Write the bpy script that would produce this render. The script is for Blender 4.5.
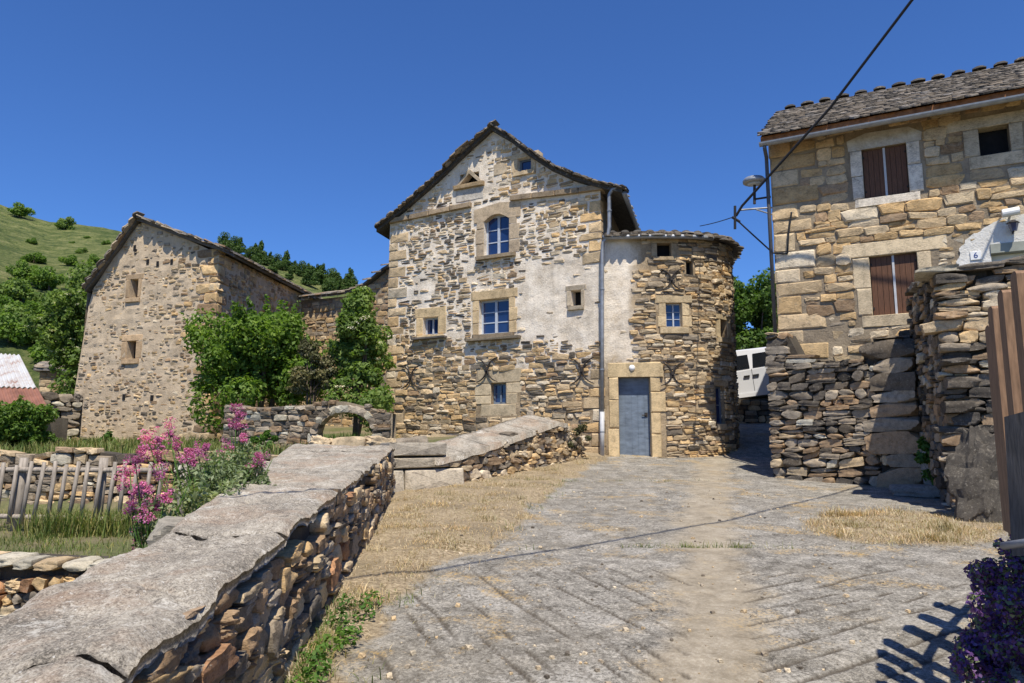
import bpy, bmesh, math, random
import numpy as np
from mathutils import Vector, Matrix, noise

# ------------------------------------------------------------------ camera, sky, sun, exposure
for o in list(bpy.data.objects):
    bpy.data.objects.remove(o)
S = bpy.context.scene
COL = S.collection
F, CX, CY = 720.0, 512.0, 341.5
PITCH = math.atan(98.5 / 720)
cam_d = bpy.data.cameras.new('camera')
cam_d.sensor_width = 36.0
cam_d.lens = 36.0 * F / 1024
cam_d.clip_start = 0.05
cam_d.clip_end = 2000
cam = bpy.data.objects.new('camera', cam_d)
COL.objects.link(cam)
cam.location = (0, 0, 0)
cam.rotation_euler = (math.pi / 2 + PITCH, 0, 0)
S.camera = cam

SUN_E, SUN_A = math.radians(61), math.radians(9)      # height; degrees to the right of straight behind
sun_dir = Vector((math.cos(SUN_E) * math.sin(SUN_A), -math.cos(SUN_E) * math.cos(SUN_A), math.sin(SUN_E)))
W = bpy.data.worlds.new('World')
S.world = W
W.use_nodes = True
nt = W.node_tree
nt.nodes.clear()
sky = nt.nodes.new('ShaderNodeTexSky')
sky.sky_type = 'NISHITA'
sky.sun_disc = False
sky.sun_elevation = SUN_E
sky.sun_rotation = math.atan2(sun_dir.x, sun_dir.y)
sky.altitude = 0
sky.air_density = 1.0
sky.dust_density = 0.0
sky.ozone_density = 10.0
bg = nt.nodes.new('ShaderNodeBackground')
bg.inputs['Strength'].default_value = 0.085
wo = nt.nodes.new('ShaderNodeOutputWorld')
tint = nt.nodes.new('ShaderNodeMix')            # the whole sky a deeper blue, as the photograph's film renders it
tint.data_type = 'RGBA'
tint.blend_type = 'MULTIPLY'
tint.inputs[0].default_value = 1.0
tint.inputs[7].default_value = (0.77, 1.03, 1.40, 1)
nt.links.new(sky.outputs[0], tint.inputs[6])
nt.links.new(tint.outputs[2], bg.inputs[0])
nt.links.new(bg.outputs[0], wo.inputs[0])
sl = bpy.data.lights.new('sun', 'SUN')
sl.energy = 5.0
sl.angle = math.radians(0.53)
sl.color = (1.0, 0.93, 0.81)
so = bpy.data.objects.new('sun', sl)
COL.objects.link(so)
so.rotation_euler = (-sun_dir).to_track_quat('-Z', 'Y').to_euler()
so.location = (5, -10, 30)
S.view_settings.view_transform = 'Standard'
S.view_settings.look = 'None'
S.view_settings.exposure = 0.30
S.view_settings.gamma = 1.0

# ------------------------------------------------------------------ helpers
RND = random.Random(11)
NP = np.random.default_rng(5)
CP, SP = math.cos(PITCH), math.sin(PITCH)


def ray(u, v):
    a, b = (u - CX) / F, (CY - v) / F
    return Vector((a, CP - b * SP, SP + b * CP))


def at(u, v, Y):
    d = ray(u, v)
    return d * (Y / d.y)


def proj(p):
    zc = p[1] * CP + p[2] * SP
    yc = -p[1] * SP + p[2] * CP
    if zc < 0.05:
        return (-9999, -9999)
    return (CX + F * p[0] / zc, CY - F * yc / zc)


def sm(a, b, x):
    t = min(1, max(0, (x - a) / (b - a)))
    return t * t * (3 - 2 * t)


WL = {}


def tag(o, label=None, cat=None, group=None, kind=None):
    if label: o['label'] = label
    if cat: o['category'] = cat
    if group: o['group'] = group
    if kind: o['kind'] = kind
    return o


def thing(name, loc, label, cat, group=None):
    o = bpy.data.objects.new(name, None)
    o.empty_display_size = 0.2
    COL.objects.link(o)
    o.location = loc
    WL[o] = Vector(loc)
    return tag(o, label, cat, group)


def link(o, parent, loc):
    COL.objects.link(o)
    WL[o] = Vector(loc)
    if parent is not None:
        o.parent = parent
        o.location = Vector(loc) - WL[parent]
    else:
        o.location = loc


def mk(name, verts, faces, mat, parent=None, smooth=False, cols=None, colname='col'):
    """one mesh object from world-space vertices, origin at its base"""
    va = np.array([tuple(v) for v in verts], dtype=np.float64) if not isinstance(verts, np.ndarray) else verts
    mn, mx = va.min(0), va.max(0)
    c = np.array([(mn[0] + mx[0]) / 2, (mn[1] + mx[1]) / 2, mn[2]])
    me = bpy.data.meshes.new(name)
    if isinstance(faces, np.ndarray):
        nf, k = faces.shape
        me.vertices.add(len(va))
        me.vertices.foreach_set('co', (va - c).astype(np.float32).ravel())
        me.loops.add(nf * k)
        me.loops.foreach_set('vertex_index', faces.astype(np.int32).ravel())
        me.polygons.add(nf)
        me.polygons.foreach_set('loop_start', np.arange(0, nf * k, k, dtype=np.int32))
        me.polygons.foreach_set('loop_total', np.full(nf, k, dtype=np.int32))
        me.update(calc_edges=True)
    else:
        me.from_pydata((va - c).tolist(), [], faces)
        me.update()
    if smooth:
        me.polygons.foreach_set('use_smooth', [True] * len(me.polygons))
    if cols is not None:
        at_ = me.attributes.new(colname, 'FLOAT_COLOR', 'POINT')
        at_.data.foreach_set('color', np.asarray(cols, dtype=np.float32).ravel())
    me.materials.append(mat)
    o = bpy.data.objects.new(name, me)
    link(o, parent, c)
    return o


class Basis:
    """local frame on a wall: x along, y into the wall, z up"""
    def __init__(s, o, U):
        s.o = Vector(o)
        s.U = Vector((U[0], U[1], 0)).normalized()
        s.N = s.U.cross(Vector((0, 0, 1)))
        s.Z = Vector((0, 0, 1))

    def p(s, x, y, z):
        return s.o + s.U * x - s.N * y + s.Z * z


WORLD = Basis((0, 0, 0), (1, 0))


class MB:
    def __init__(s):
        s.v, s.f = [], []

    def add(s, vs, fs):
        n = len(s.v)
        s.v += [Vector(v) for v in vs]
        s.f += [tuple(i + n for i in f) for f in fs]

    def box(s, B, x0, x1, y0, y1, z0, z1, ch=0.0):
        if ch <= 0:
            vs = [B.p(x, y, z) for z in (z0, z1) for y in (y0, y1) for x in (x0, x1)]
            s.add(vs, [(0, 2, 3, 1), (4, 5, 7, 6), (0, 1, 5, 4), (2, 6, 7, 3), (0, 4, 6, 2), (1, 3, 7, 5)])
        else:
            c = ch
            r = []
            for (y, d) in ((y0, c), (y0 + c, 0), (y1, 0)):
                r.append([(x0 + d, y, z0 + d), (x1 - d, y, z0 + d), (x1 - d, y, z1 - d), (x0 + d, y, z1 - d)])
            vs = [B.p(*q) for ring in r for q in ring]
            fs = [(0, 1, 2, 3), (11, 10, 9, 8)]
            for k in (0, 4):
                for i in range(4):
                    j = (i + 1) % 4
                    fs.append((k + i, k + 4 + i, k + 4 + j, k + j))
            s.add(vs, fs)

    def prism(s, B, poly, y0, y1):
        n = len(poly)
        vs = [B.p(x, y0, z) for x, z in poly] + [B.p(x, y1, z) for x, z in poly]
        fs = [tuple(range(n)), tuple(range(2 * n - 1, n - 1, -1))]
        for i in range(n):
            j = (i + 1) % n
            fs.append((i, n + i, n + j, j))
        s.add(vs, fs)

    def tube(s, pts, r, n=8, cap=True):
        pts = [Vector(p) for p in pts]
        rs = r if isinstance(r, (list, tuple)) else [r] * len(pts)
        vs, fs = [], []
        up = Vector((0, 0, 1))
        prev = None
        for i, p in enumerate(pts):
            t = (pts[min(i + 1, len(pts) - 1)] - pts[max(i - 1, 0)]).normalized()
            if prev is None:
                a = t.cross(up)
                if a.length < 0.05: a = t.cross(Vector((1, 0, 0)))
            else:
                a = prev - t * prev.dot(t)
            a.normalize()
            prev = a
            b = t.cross(a)
            for k in range(n):
                w = 2 * math.pi * k / n
                vs.append(p + (a * math.cos(w) + b * math.sin(w)) * rs[i])
        for i in range(len(pts) - 1):
            for k in range(n):
                j = (k + 1) % n
                fs.append((i * n + k, i * n + j, (i + 1) * n + j, (i + 1) * n + k))
        if cap:
            fs.append(tuple(range(n - 1, -1, -1)))
            fs.append(tuple((len(pts) - 1) * n + k for k in range(n)))
        s.add(vs, fs)

    def build(s, name, mat, parent=None, smooth=False):
        return mk(name, s.v, s.f, mat, parent, smooth)


class Path:
    def __init__(s, pts):
        s.p = [Vector((a[0], a[1])) for a in pts]
        s.c = [0.0]
        for i in range(len(s.p) - 1):
            s.c.append(s.c[-1] + (s.p[i + 1] - s.p[i]).length)
        s.L = s.c[-1]

    def seg(s, t):
        for i in range(len(s.p) - 1):
            if t <= s.c[i + 1] or i == len(s.p) - 2:
                return i
        return 0

    def U(s, t):
        i = s.seg(t)
        return (s.p[i + 1] - s.p[i]).normalized()

    def at(s, t, h, off=0.0):
        i = s.seg(t)
        d = (s.p[i + 1] - s.p[i]).normalized()
        q = s.p[i] + d * (t - s.c[i])
        return Vector((q.x + d.y * off, q.y - d.x * off, h))

    def hit(s, u, v):
        d = ray(u, v)
        best = None
        n = len(s.p) - 1
        for i in range(n):
            a = s.p[i]
            e = (s.p[i + 1] - a)
            l = e.length
            e = e / l
            den = d.x * e.y - d.y * e.x
            if abs(den) < 1e-9: continue
            k = (a.x * e.y - a.y * e.x) / den
            q = d * k
            t = (Vector((q.x, q.y)) - a).dot(e)
            lo = -1e9 if i == 0 else -1e-6
            hi = 1e9 if i == n - 1 else l + 1e-6
            if k > 0 and lo <= t <= hi:
                if best is None or k < best[0]:
                    best = (k, s.c[i] + t, q.z)
        return best[1], best[2]

    def rect(s, u0, v0, u1, v1):
        um, vm = (u0 + u1) / 2, (v0 + v1) / 2
        return [s.hit(u0, vm)[0], s.hit(u1, vm)[0], s.hit(um, v1)[1], s.hit(um, v0)[1]]

    def basis(s, t, h=0):
        return Basis(s.at(t, h), s.U(t))


def interp(pts):
    xs = [p[0] for p in pts]
    ys = [p[1] for p in pts]
    return lambda t: float(np.interp(t, xs, ys))


# ------------------------------------------------------------------ materials
class NT:
    def __init__(s, name):
        s.m = bpy.data.materials.new(name)
        s.m.use_nodes = True
        s.t = s.m.node_tree
        s.n = s.t.nodes
        s.b = s.n['Principled BSDF']
        s.b.inputs['Specular IOR Level'].default_value = 0.25

    def node(s, typ, **kw):
        n = s.n.new(typ)
        for k, v in kw.items():
            if k.startswith('i_'):
                n.inputs[k[2:].replace('_', ' ')].default_value = v
            else:
                setattr(n, k, v)
        return n

    def l(s, a, b):
        s.t.links.new(a, b)

    def noise(s, vec, scale, detail=4, rough=0.55, dist=0.0):
        n = s.node('ShaderNodeTexNoise')
        n.inputs['Scale'].default_value = scale
        n.inputs['Detail'].default_value = detail
        n.inputs['Roughness'].default_value = rough
        n.inputs['Distortion'].default_value = dist
        if vec is not None: s.l(vec, n.inputs['Vector'])
        return n.outputs['Fac']

    def ramp(s, fac, stops, interp='LINEAR'):
        r = s.node('ShaderNodeValToRGB')
        r.color_ramp.interpolation = interp
        el = r.color_ramp.elements
        while len(el) > 1: el.remove(el[-1])
        for i, (p, c) in enumerate(stops):
            e = el[0] if i == 0 else el.new(p)
            e.position = p
            e.color = (*c, 1) if not isinstance(c, (int, float)) else (c, c, c, 1)
        s.l(fac, r.inputs[0])
        return r.outputs[0]

    def mix(s, fac, a, b, blend='MIX'):
        m = s.node('ShaderNodeMix', data_type='RGBA', blend_type=blend)
        for sock, val in ((m.inputs[0], fac), (m.inputs[6], a), (m.inputs[7], b)):
            if hasattr(val, 'links'): s.l(val, sock)
            elif isinstance(val, (int, float)): sock.default_value = val
            else: sock.default_value = (*val, 1)
        return m.outputs[2]

    def math(s, op, a, b=0.0):
        m = s.node('ShaderNodeMath', operation=op)
        for sock, val in ((m.inputs[0], a), (m.inputs[1], b)):
            if hasattr(val, 'links'): s.l(val, sock)
            else: sock.default_value = val
        return m.outputs[0]

    def bump(s, h, strength=0.5, dist=0.02):
        b = s.node('ShaderNodeBump')
        b.inputs['Strength'].default_value = strength
        b.inputs['Distance'].default_value = dist
        s.l(h, b.inputs['Height'])
        s.l(b.outputs[0], s.b.inputs['Normal'])

    def pos(s):
        return s.node('ShaderNodeNewGeometry').outputs['Position']

    def scaled(s, v, sc):
        m = s.node('ShaderNodeMapping')
        m.inputs['Scale'].default_value = sc
        s.l(v, m.inputs['Vector'])
        return m.outputs[0]


def stone_mat(name, src, lichen=0.35, bump=0.6, fine=1.0):
    t = NT(name)
    if src == 'object':
        c = t.node('ShaderNodeObjectInfo').outputs['Color']
    else:
        c = t.node('ShaderNodeAttribute', attribute_name='col').outputs['Color']
    p = t.pos()
    n1 = t.noise(p, 5 * fine, 6, 0.65)
    n2 = t.noise(t.scaled(p, (1, 1, 2.6)), 22 * fine, 5, 0.7)
    n3 = t.noise(p, 70 * fine, 4, 0.7)
    f = t.math('ADD', t.math('MULTIPLY', n1, 0.40), t.math('ADD', t.math('MULTIPLY', n2, 0.38), t.math('MULTIPLY', n3, 0.22)))
    g = t.mix(1.0, c, t.ramp(f, [(0.36, 0.28), (0.46, 0.62), (0.54, 0.86), (0.64, 1.0)]), 'MULTIPLY')
    g = t.mix(1.0, g, (1.55, 1.55, 1.55), 'MULTIPLY')
    li = t.ramp(t.noise(p, 13 * fine, 6, 0.7, 0.3), [(0.56, 0.0), (0.68, 1.0)])
    g = t.mix(t.math('MULTIPLY', li, lichen), g, (0.41, 0.37, 0.29))
    dk = t.ramp(t.noise(p, 9 * fine, 7, 0.75, 0.5), [(0.30, 1.0), (0.42, 0.0)])
    g = t.mix(t.math('MULTIPLY', dk, 0.55), g, (0.045, 0.042, 0.038))
    t.l(g, t.b.inputs['Base Color'])
    t.b.inputs['Roughness'].default_value = 0.92
    t.bump(t.math('ADD', t.math('MULTIPLY', n1, 0.6), n2), bump, 0.022 / fine)
    return t.m


def plain_mat(name, col, rough=0.6, metal=0.0, var=0.25, scale=12, bump=0.0, spec=0.3, stretch=(1, 1, 1)):
    t = NT(name)
    p = t.scaled(t.pos(), stretch)
    n = t.noise(p, scale, 5, 0.6)
    lo = tuple(c * (1 - var) for c in col)
    hi = tuple(min(1, c * (1 + var)) for c in col)
    t.l(t.ramp(n, [(0.3, lo), (0.7, hi)]), t.b.inputs['Base Color'])
    t.b.inputs['Roughness'].default_value = rough
    t.b.inputs['Metallic'].default_value = metal
    t.b.inputs['Specular IOR Level'].default_value = spec
    if bump: t.bump(n, bump, 0.01)
    return t.m


def mortar_mat(name, col, dark, dirt=0.5, scale=2.2):
    t = NT(name)
    p = t.pos()
    n1 = t.noise(p, scale, 7, 0.65)
    n2 = t.noise(p, 28, 6, 0.7)
    n3 = t.noise(t.scaled(p, (1.0, 1.0, 0.22)), 2.6, 5, 0.6)
    c = t.ramp(t.math('ADD', t.math('MULTIPLY', n1, 0.6), t.math('MULTIPLY', n2, 0.4)), [(0.33, dark), (0.6, col)])
    c = t.mix(t.math('MULTIPLY', t.ramp(n3, [(0.5, 0.0), (0.72, 1.0)]), dirt), c, tuple(x * 0.55 for x in dark))
    t.l(c, t.b.inputs['Base Color'])
    t.b.inputs['Roughness'].default_value = 0.95
    t.bump(t.math('ADD', n1, t.math('MULTIPLY', n2, 0.5)), 0.8, 0.04)
    return t.m


def leaf_mat(name, cols, trans=0.3, rough=0.55, vs=1.6):
    t = NT(name)
    rnd = t.node('ShaderNodeNewGeometry').outputs['Random Per Island']
    k = len(cols)
    c = t.ramp(rnd, [(i / max(1, k - 1), cc) for i, cc in enumerate(cols)])
    c = t.mix(1.0, c, t.ramp(t.noise(t.pos(), vs, 4, .6), [(.32, (.62, .66, .60)), (.5, (1, 1, 1)), (.68, (1.35, 1.22, 1.0))]), 'MULTIPLY')
    t.l(c, t.b.inputs['Base Color'])
    t.b.inputs['Roughness'].default_value = rough
    tr = t.node('ShaderNodeBsdfTranslucent')
    t.l(t.mix(1.0, c, (1.3, 1.45, 0.7), 'MULTIPLY'), tr.inputs['Color'])
    mx = t.node('ShaderNodeMixShader')
    mx.inputs[0].default_value = trans
    t.l(t.b.outputs[0], mx.inputs[1])
    t.l(tr.outputs[0], mx.inputs[2])
    t.l(mx.outputs[0], t.n['Material Output'].inputs['Surface'])
    return t.m


M = {}
M['stone'] = stone_mat('stone', 'object')
M['stone_stuff'] = stone_mat('stone_joined', 'attr')
M['near_stone'] = stone_mat('near_stone', 'object', 0.5, 0.8, 2.2)
M['near_stone_stuff'] = stone_mat('near_stone_joined', 'attr', 0.5, 0.8, 2.2)
M['slate'] = stone_mat('roof_slate', 'object', 0.5, 0.5)
M['slate_stuff'] = stone_mat('roof_slate_joined', 'attr', 0.5, 0.5)
M['mortar'] = mortar_mat('lime_mortar', (0.80, 0.705, 0.57), (0.54, 0.45, 0.335))
def house_mortar():
    t = NT('house_mortar')
    p = t.pos()
    n1 = t.noise(p, 2.2, 7, .65)
    n2 = t.noise(p, 28, 6, .7)
    n3 = t.noise(t.scaled(p, (1, 1, .22)), 2.6, 5, .6)
    f = t.math('ADD', t.math('MULTIPLY', n1, .6), t.math('MULTIPLY', n2, .4))
    lime = t.ramp(f, [(.36, (.54, .45, .335)), (.56, (.82, .73, .60))])
    lime = t.mix(t.math('MULTIPLY', t.ramp(n3, [(.5, 0.0), (.72, 1.0)]), .45), lime, (.30, .25, .185))
    earth = t.ramp(f, [(.36, (.17, .125, .075)), (.60, (.42, .325, .21))])
    sep = t.node('ShaderNodeSeparateXYZ')
    t.l(p, sep.inputs[0])
    nz = t.math('MULTIPLY', t.math('SUBTRACT', t.noise(p, 1.1, 6, .7), .5), 4.0)
    low = t.math('SUBTRACT', t.math('ADD', 1.75, nz), sep.outputs[2])
    fl = t.math('MULTIPLY', t.math('SUBTRACT', t.math('ADD', sep.outputs[0], t.math('MULTIPLY', nz, .35)), 2.95), 2.0)
    k = t.ramp(t.math('ADD', t.math('MAXIMUM', low, fl), .5), [(.2, 0.0), (.8, 1.0)])
    t.l(t.mix(k, lime, earth), t.b.inputs['Base Color'])
    t.b.inputs['Roughness'].default_value = .95
    t.bump(t.math('ADD', n1, t.math('MULTIPLY', n2, .5)), .8, .04)
    return t.m


M['house_mortar'] = house_mortar()
M['mortar_tan'] = mortar_mat('tan_mortar', (0.36, 0.29, 0.20), (0.17, 0.135, 0.095))  # tan mortar, darkened in colour to stand for shadow gaps between stones
M['barn_render'] = mortar_mat('barn_render', (0.60, 0.48, 0.335), (0.40, 0.31, 0.21), 0.35)
M['dark_core'] = mortar_mat('dry_wall_core', (0.10, 0.085, 0.065), (0.05, 0.043, 0.035))  # dark backing colour gives the open joints between stones their shade
M['dressed'] = stone_mat('dressed_stone', 'object', 0.18, 0.35, 1.0)
M['glass'] = plain_mat('window_glass', (0.012, 0.03, 0.10), 0.08, 0, 0.2, 3, 0, 0.8)  # blue sky reflection is painted into the base colour
M['dark_glass'] = plain_mat('dark_glass', (0.012, 0.014, 0.018), 0.1, 0, 0.2, 3, 0, 0.5)
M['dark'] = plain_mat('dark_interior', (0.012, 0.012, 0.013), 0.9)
M['frame'] = plain_mat('painted_frame', (0.42, 0.46, 0.52), 0.5, 0, 0.12, 20)
M['door'] = plain_mat('grey_blue_door_paint', (0.15, 0.185, 0.23), 0.6, 0, 0.28, 5, 0.25, 0.3, (1.0, 1.0, 2.5))
M['shutter'] = plain_mat('brown_shutter', (0.125, 0.058, 0.030), 0.6, 0, 0.3, 14, 0.2, 0.3, (6, 6, 0.5))
M['zinc'] = plain_mat('zinc', (0.30, 0.315, 0.335), 0.5, 0.45, 0.2, 9)
M['dark_pipe'] = plain_mat('dark_pipe', (0.10, 0.10, 0.105), 0.6, 0.2, 0.2, 9)
M['pvc'] = plain_mat('grey_pipe', (0.50, 0.50, 0.50), 0.5, 0, 0.1, 9)
M['iron'] = plain_mat('dark_iron', (0.045, 0.038, 0.034), 0.75, 0.2, 0.4, 30, 0.3)
M['cable'] = plain_mat('black_cable', (0.018, 0.018, 0.02), 0.6)
M['rafter'] = plain_mat('orange_board', (0.30, 0.125, 0.05), 0.7, 0, 0.4, 9)
M['whitewash'] = mortar_mat('whitewash', (0.78, 0.76, 0.71), (0.60, 0.57, 0.50), 0.3)
M['old_wash'] = mortar_mat('worn_whitewash', (0.60, 0.57, 0.51), (0.36, 0.32, 0.26), 0.5, 5)
M['white'] = plain_mat('white_paint', (0.80, 0.80, 0.78), 0.4, 0, 0.04)
M['blue_ink'] = plain_mat('blue_enamel', (0.02, 0.05, 0.22), 0.4, 0, 0.05)
M['beam'] = plain_mat('grey_green_beam', (0.30, 0.31, 0.26), 0.6, 0, 0.15, 6)
M['old_wood'] = plain_mat('weathered_wood', (0.30, 0.26, 0.215), 0.85, 0, 0.4, 9, 0.4, 0.2, (4, 4, 0.6))
M['brown_wood'] = plain_mat('brown_wood', (0.24, 0.145, 0.085), 0.75, 0, 0.35, 22, 0.3, 0.25, (3, 3, 0.4))
M['grey_wood'] = plain_mat('grey_wood', (0.115, 0.105, 0.095), 0.9, 0, 0.35, 22, 0.5, 0.2, (3, 3, 0.4))
M['van'] = plain_mat('silver_van_paint', (0.80, 0.81, 0.83), 0.25, 0.1, 0.03, 2, 0, 0.5)
M['rubber'] = plain_mat('rubber', (0.02, 0.02, 0.02), 0.8)
M['tin'] = plain_mat('white_sheet_roof', (0.58, 0.57, 0.56), 0.45, 0.0, 0.1, 3)
tt = NT('rust_stained_sheet')
tn = tt.noise(tt.pos(), 1.6, 6, .7, .4)
tt.l(tt.ramp(tn, [(.48, (.50, .50, .49)), (.58, (.44, .40, .37)), (.66, (.26, .13, .085))]), tt.b.inputs['Base Color'])
tt.b.inputs['Roughness'].default_value = .5
M['tin'] = tt.m
M['rust'] = plain_mat('rusty_sheet', (0.24, 0.11, 0.075), 0.7, 0.1, 0.3, 3)
M['bark'] = plain_mat('bark', (0.10, 0.075, 0.055), 0.95, 0, 0.4, 10, 0.6)

# ------------------------------------------------------------------ piece prototypes
PROTO = {}


def proto(kind, me, smooth=False, mat=None):
    if smooth:
        me.polygons.foreach_set('use_smooth', [True] * len(me.polygons))
        me.set_sharp_from_angle(angle=math.radians(24))
    me.materials.append(mat)
    va = np.zeros(len(me.vertices) * 3)
    me.vertices.foreach_get('co', va)
    fs = [tuple(p.vertices) for p in me.polygons]
    PROTO.setdefault(kind, []).append((me, va.reshape(-1, 3), fs))


def rubble_mesh(name, r, sharp=0.30, jit=1.0):
    c = sharp
    base = [(-.5, -c), (-c, -.5), (c, -.5), (.5, -c), (.5, c), (c, .5), (-c, .5), (-.5, c)]
    out = [(x * (1 + r.uniform(-.14, .07) * jit) + r.uniform(-.05, .05) * jit, z * (1 + r.uniform(-.16, .06) * jit) + r.uniform(-.05, .05) * jit) for x, z in base]
    vs = [(x * .95, .5, z * .95) for x, z in out]
    vs += [(x, -.36 + r.uniform(-.05, .05), z) for x, z in out]
    k = r.uniform(.80, .92)
    dx, dz = r.uniform(-.05, .05), r.uniform(-.05, .05)
    tx, tz = r.uniform(-.10, .10), r.uniform(-.10, .10)
    vs += [(x * k + dx, -.45 + tx * x + tz * z + r.uniform(-.035, .035), z * k + dz) for x, z in out]
    vs += [(dx * 2, -.48 + r.uniform(-.05, .03), dz * 2)]
    fs = []
    for q in (0, 8):
        for i in range(8):
            j = (i + 1) % 8
            fs.append((q + i, q + j, q + 8 + j, q + 8 + i))
    for i in range(8):
        fs.append((16 + i, 16 + (i + 1) % 8, 24))
    me = bpy.data.meshes.new(name)
    me.from_pydata(vs, [], fs)
    me.update()
    return me


def near_mesh(name, r, cuts=5, facets=9, amp=.05):
    """a quarried stone: a block cut by random planes, its faces roughened"""
    bm = bmesh.new()
    bmesh.ops.create_cube(bm, size=2)
    bmesh.ops.subdivide_edges(bm, edges=bm.edges, cuts=cuts, use_grid_fill=True)
    off = Vector((r.uniform(-90, 90), r.uniform(-90, 90), r.uniform(-90, 90)))
    planes = []
    for k in range(facets):
        n = Vector((r.choice((-1, 1)) * r.uniform(.3, 1), r.choice((-1, 1)) * r.uniform(.1, 1), r.choice((-1, 1)) * r.uniform(.3, 1)))
        n.normalize()
        sup = abs(n.x) + abs(n.y) + abs(n.z)
        planes.append((n, sup * r.uniform(.66, .86)))
    sk, tp, tq = r.uniform(-.2, .2), r.uniform(-.16, .16), r.uniform(-.10, .10)
    for v in bm.verts:
        q = v.co.copy()
        for n, d in planes:
            e = q.dot(n) - d
            if e > 0: q -= n * e
        nn = noise.fractal(q * 1.1 + off, .9, 2.0, 4) * amp * 1.6
        nn += noise.noise(Vector((q.x * .8, q.y * .8, q.z * 4.5)) + off) * amp * .9
        q = q * (1 + nn)
        q.x += sk * q.z * .5
        q.z *= 1 + tp * q.x
        q.z += tq * q.x
        v.co = q * .5
    me = bpy.data.meshes.new(name)
    bm.to_mesh(me)
    bm.free()
    return me


def dressed_mesh(name, r, c=0.05):
    B = Basis((0, 0, 0), (1, 0))
    m = MB()
    m.box(B, -.5, .5, -.5, .5, -.5, .5, c)
    me = bpy.data.meshes.new(name)
    me.from_pydata([tuple(v + Vector((r.uniform(-.012, .012), r.uniform(-.03, .03), r.uniform(-.02, .02)))) for v in m.v], [], m.f)
    me.update()
    return me


def slate_mesh(name, r):
    # lies in x (width), y (up the slope), z thickness; rounded lower edge at -y
    out = [(-.5, .5), (-.5 + r.uniform(-.03, .05), -.25 + r.uniform(-.1, .1)), (-.28 + r.uniform(-.1, .1), -.46 + r.uniform(-.08, .08)),
           (.0 + r.uniform(-.1, .1), -.5 + r.uniform(-.05, .06)), (.28 + r.uniform(-.1, .1), -.44 + r.uniform(-.1, .08)), (.5 + r.uniform(-.05, .03), -.22 + r.uniform(-.1, .1)), (.5, .5)]
    n = len(out)
    vs = [(x, y, -.5) for x, y in out] + [(x * .97, y * .97 + .01, .5 + r.uniform(-.25, .2)) for x, y in out]
    fs = [tuple(range(n, 2 * n)), tuple(range(n - 1, -1, -1))]
    for i in range(n):
        j = (i + 1) % n
        fs.append((i, j, n + j, n + i))
    me = bpy.data.meshes.new(name)
    me.from_pydata(vs, [], fs)
    me.update()
    return me


for i in range(16): proto('rubble', rubble_mesh('stone_shape', RND, RND.uniform(.30, .45)), False, M['stone'])
for i in range(8): proto('ashlar', rubble_mesh('ashlar_shape', RND, .46, .35), False, M['stone'])
for i in range(12): proto('near', near_mesh('near_stone_shape', RND, 6, RND.randint(7, 12), .05), True, M['near_stone'])
for i in range(4): proto('dressed', dressed_mesh('dressed_shape', RND), False, M['dressed'])
for i in range(8): proto('slate', slate_mesh('slate_shape', RND), False, M['slate'])
STUFF = {'ashlar': 'stone_stuff', 'rubble': 'stone_stuff', 'near': 'near_stone_stuff', 'slate': 'slate_stuff', 'dressed': 'stone_stuff'}


def emit(parent, name, pieces, limit=300, label=None):
    """pieces: (world matrix, kind, proto index, colour, weight). The largest in view become objects, the rest one joined part."""
    def score(q):
        m = q[0]
        t = m.translation
        u, v = proj(t)
        s = q[4] / max(0.3, t.length_squared)
        if not (-40 < u < 1064 and -40 < v < 720): s *= 1e-4
        return -s
    pieces = sorted(pieces, key=score)
    for m, kind, i, c, w in pieces[:limit]:
        me = PROTO[kind][i][0]
        o = bpy.data.objects.new(name, me)
        o.color = (*c, 1)
        COL.objects.link(o)
        o.parent = parent
        mm = m.copy()
        mm.translation = m.translation - WL[parent]
        o.matrix_basis = mm
        if label: o['label'] = label
    rest = pieces[limit:]
    if rest:
        vs, fs, cs, n = [], [], [], 0
        kind = rest[0][1]
        for m, kd, i, c, w in rest:
            me, va, ff = PROTO[kd][i]
            A = np.array(m)
            q = va @ A[:3, :3].T + A[:3, 3]
            vs.append(q)
            fs += [tuple(a + n for a in f) for f in ff]
            cs.append(np.tile(np.array([*c, 1.0]), (len(q), 1)))
            n += len(q)
        o = mk(name + '_remainder', np.vstack(vs), fs, M[STUFF[kind]], parent, kind == 'near', np.vstack(cs))
        o['kind'] = 'stuff'


PAL = {
    'ochre': (0.47, 0.325, 0.165), 'tan': (0.44, 0.335, 0.205), 'pale': (0.53, 0.44, 0.31), 'brown': (0.27, 0.185, 0.11),
    'grey': (0.28, 0.23, 0.168), 'dark': (0.12, 0.10, 0.077), 'rust': (0.31, 0.17, 0.09), 'slate': (0.18, 0.16, 0.137),
    'black': (0.06, 0.052, 0.043), 'lichen': (0.39, 0.355, 0.275)}


def shade(c, lo=.85, hi=1.12):
    k = RND.uniform(lo, hi)
    return tuple(x * k for x in c)


def pick(mix, r):
    tot = sum(w for _, w in mix)
    x = r.uniform(0, tot)
    for k, w in mix:
        x -= w
        if x <= 0: break
    c = PAL[k]
    g = r.uniform(.75, 1.22)
    h = r.uniform(-.03, .04)
    return (min(1, c[0] * g * (1 + h)), min(1, c[1] * g), min(1, c[2] * g * (1 - h * 1.5)))


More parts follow.
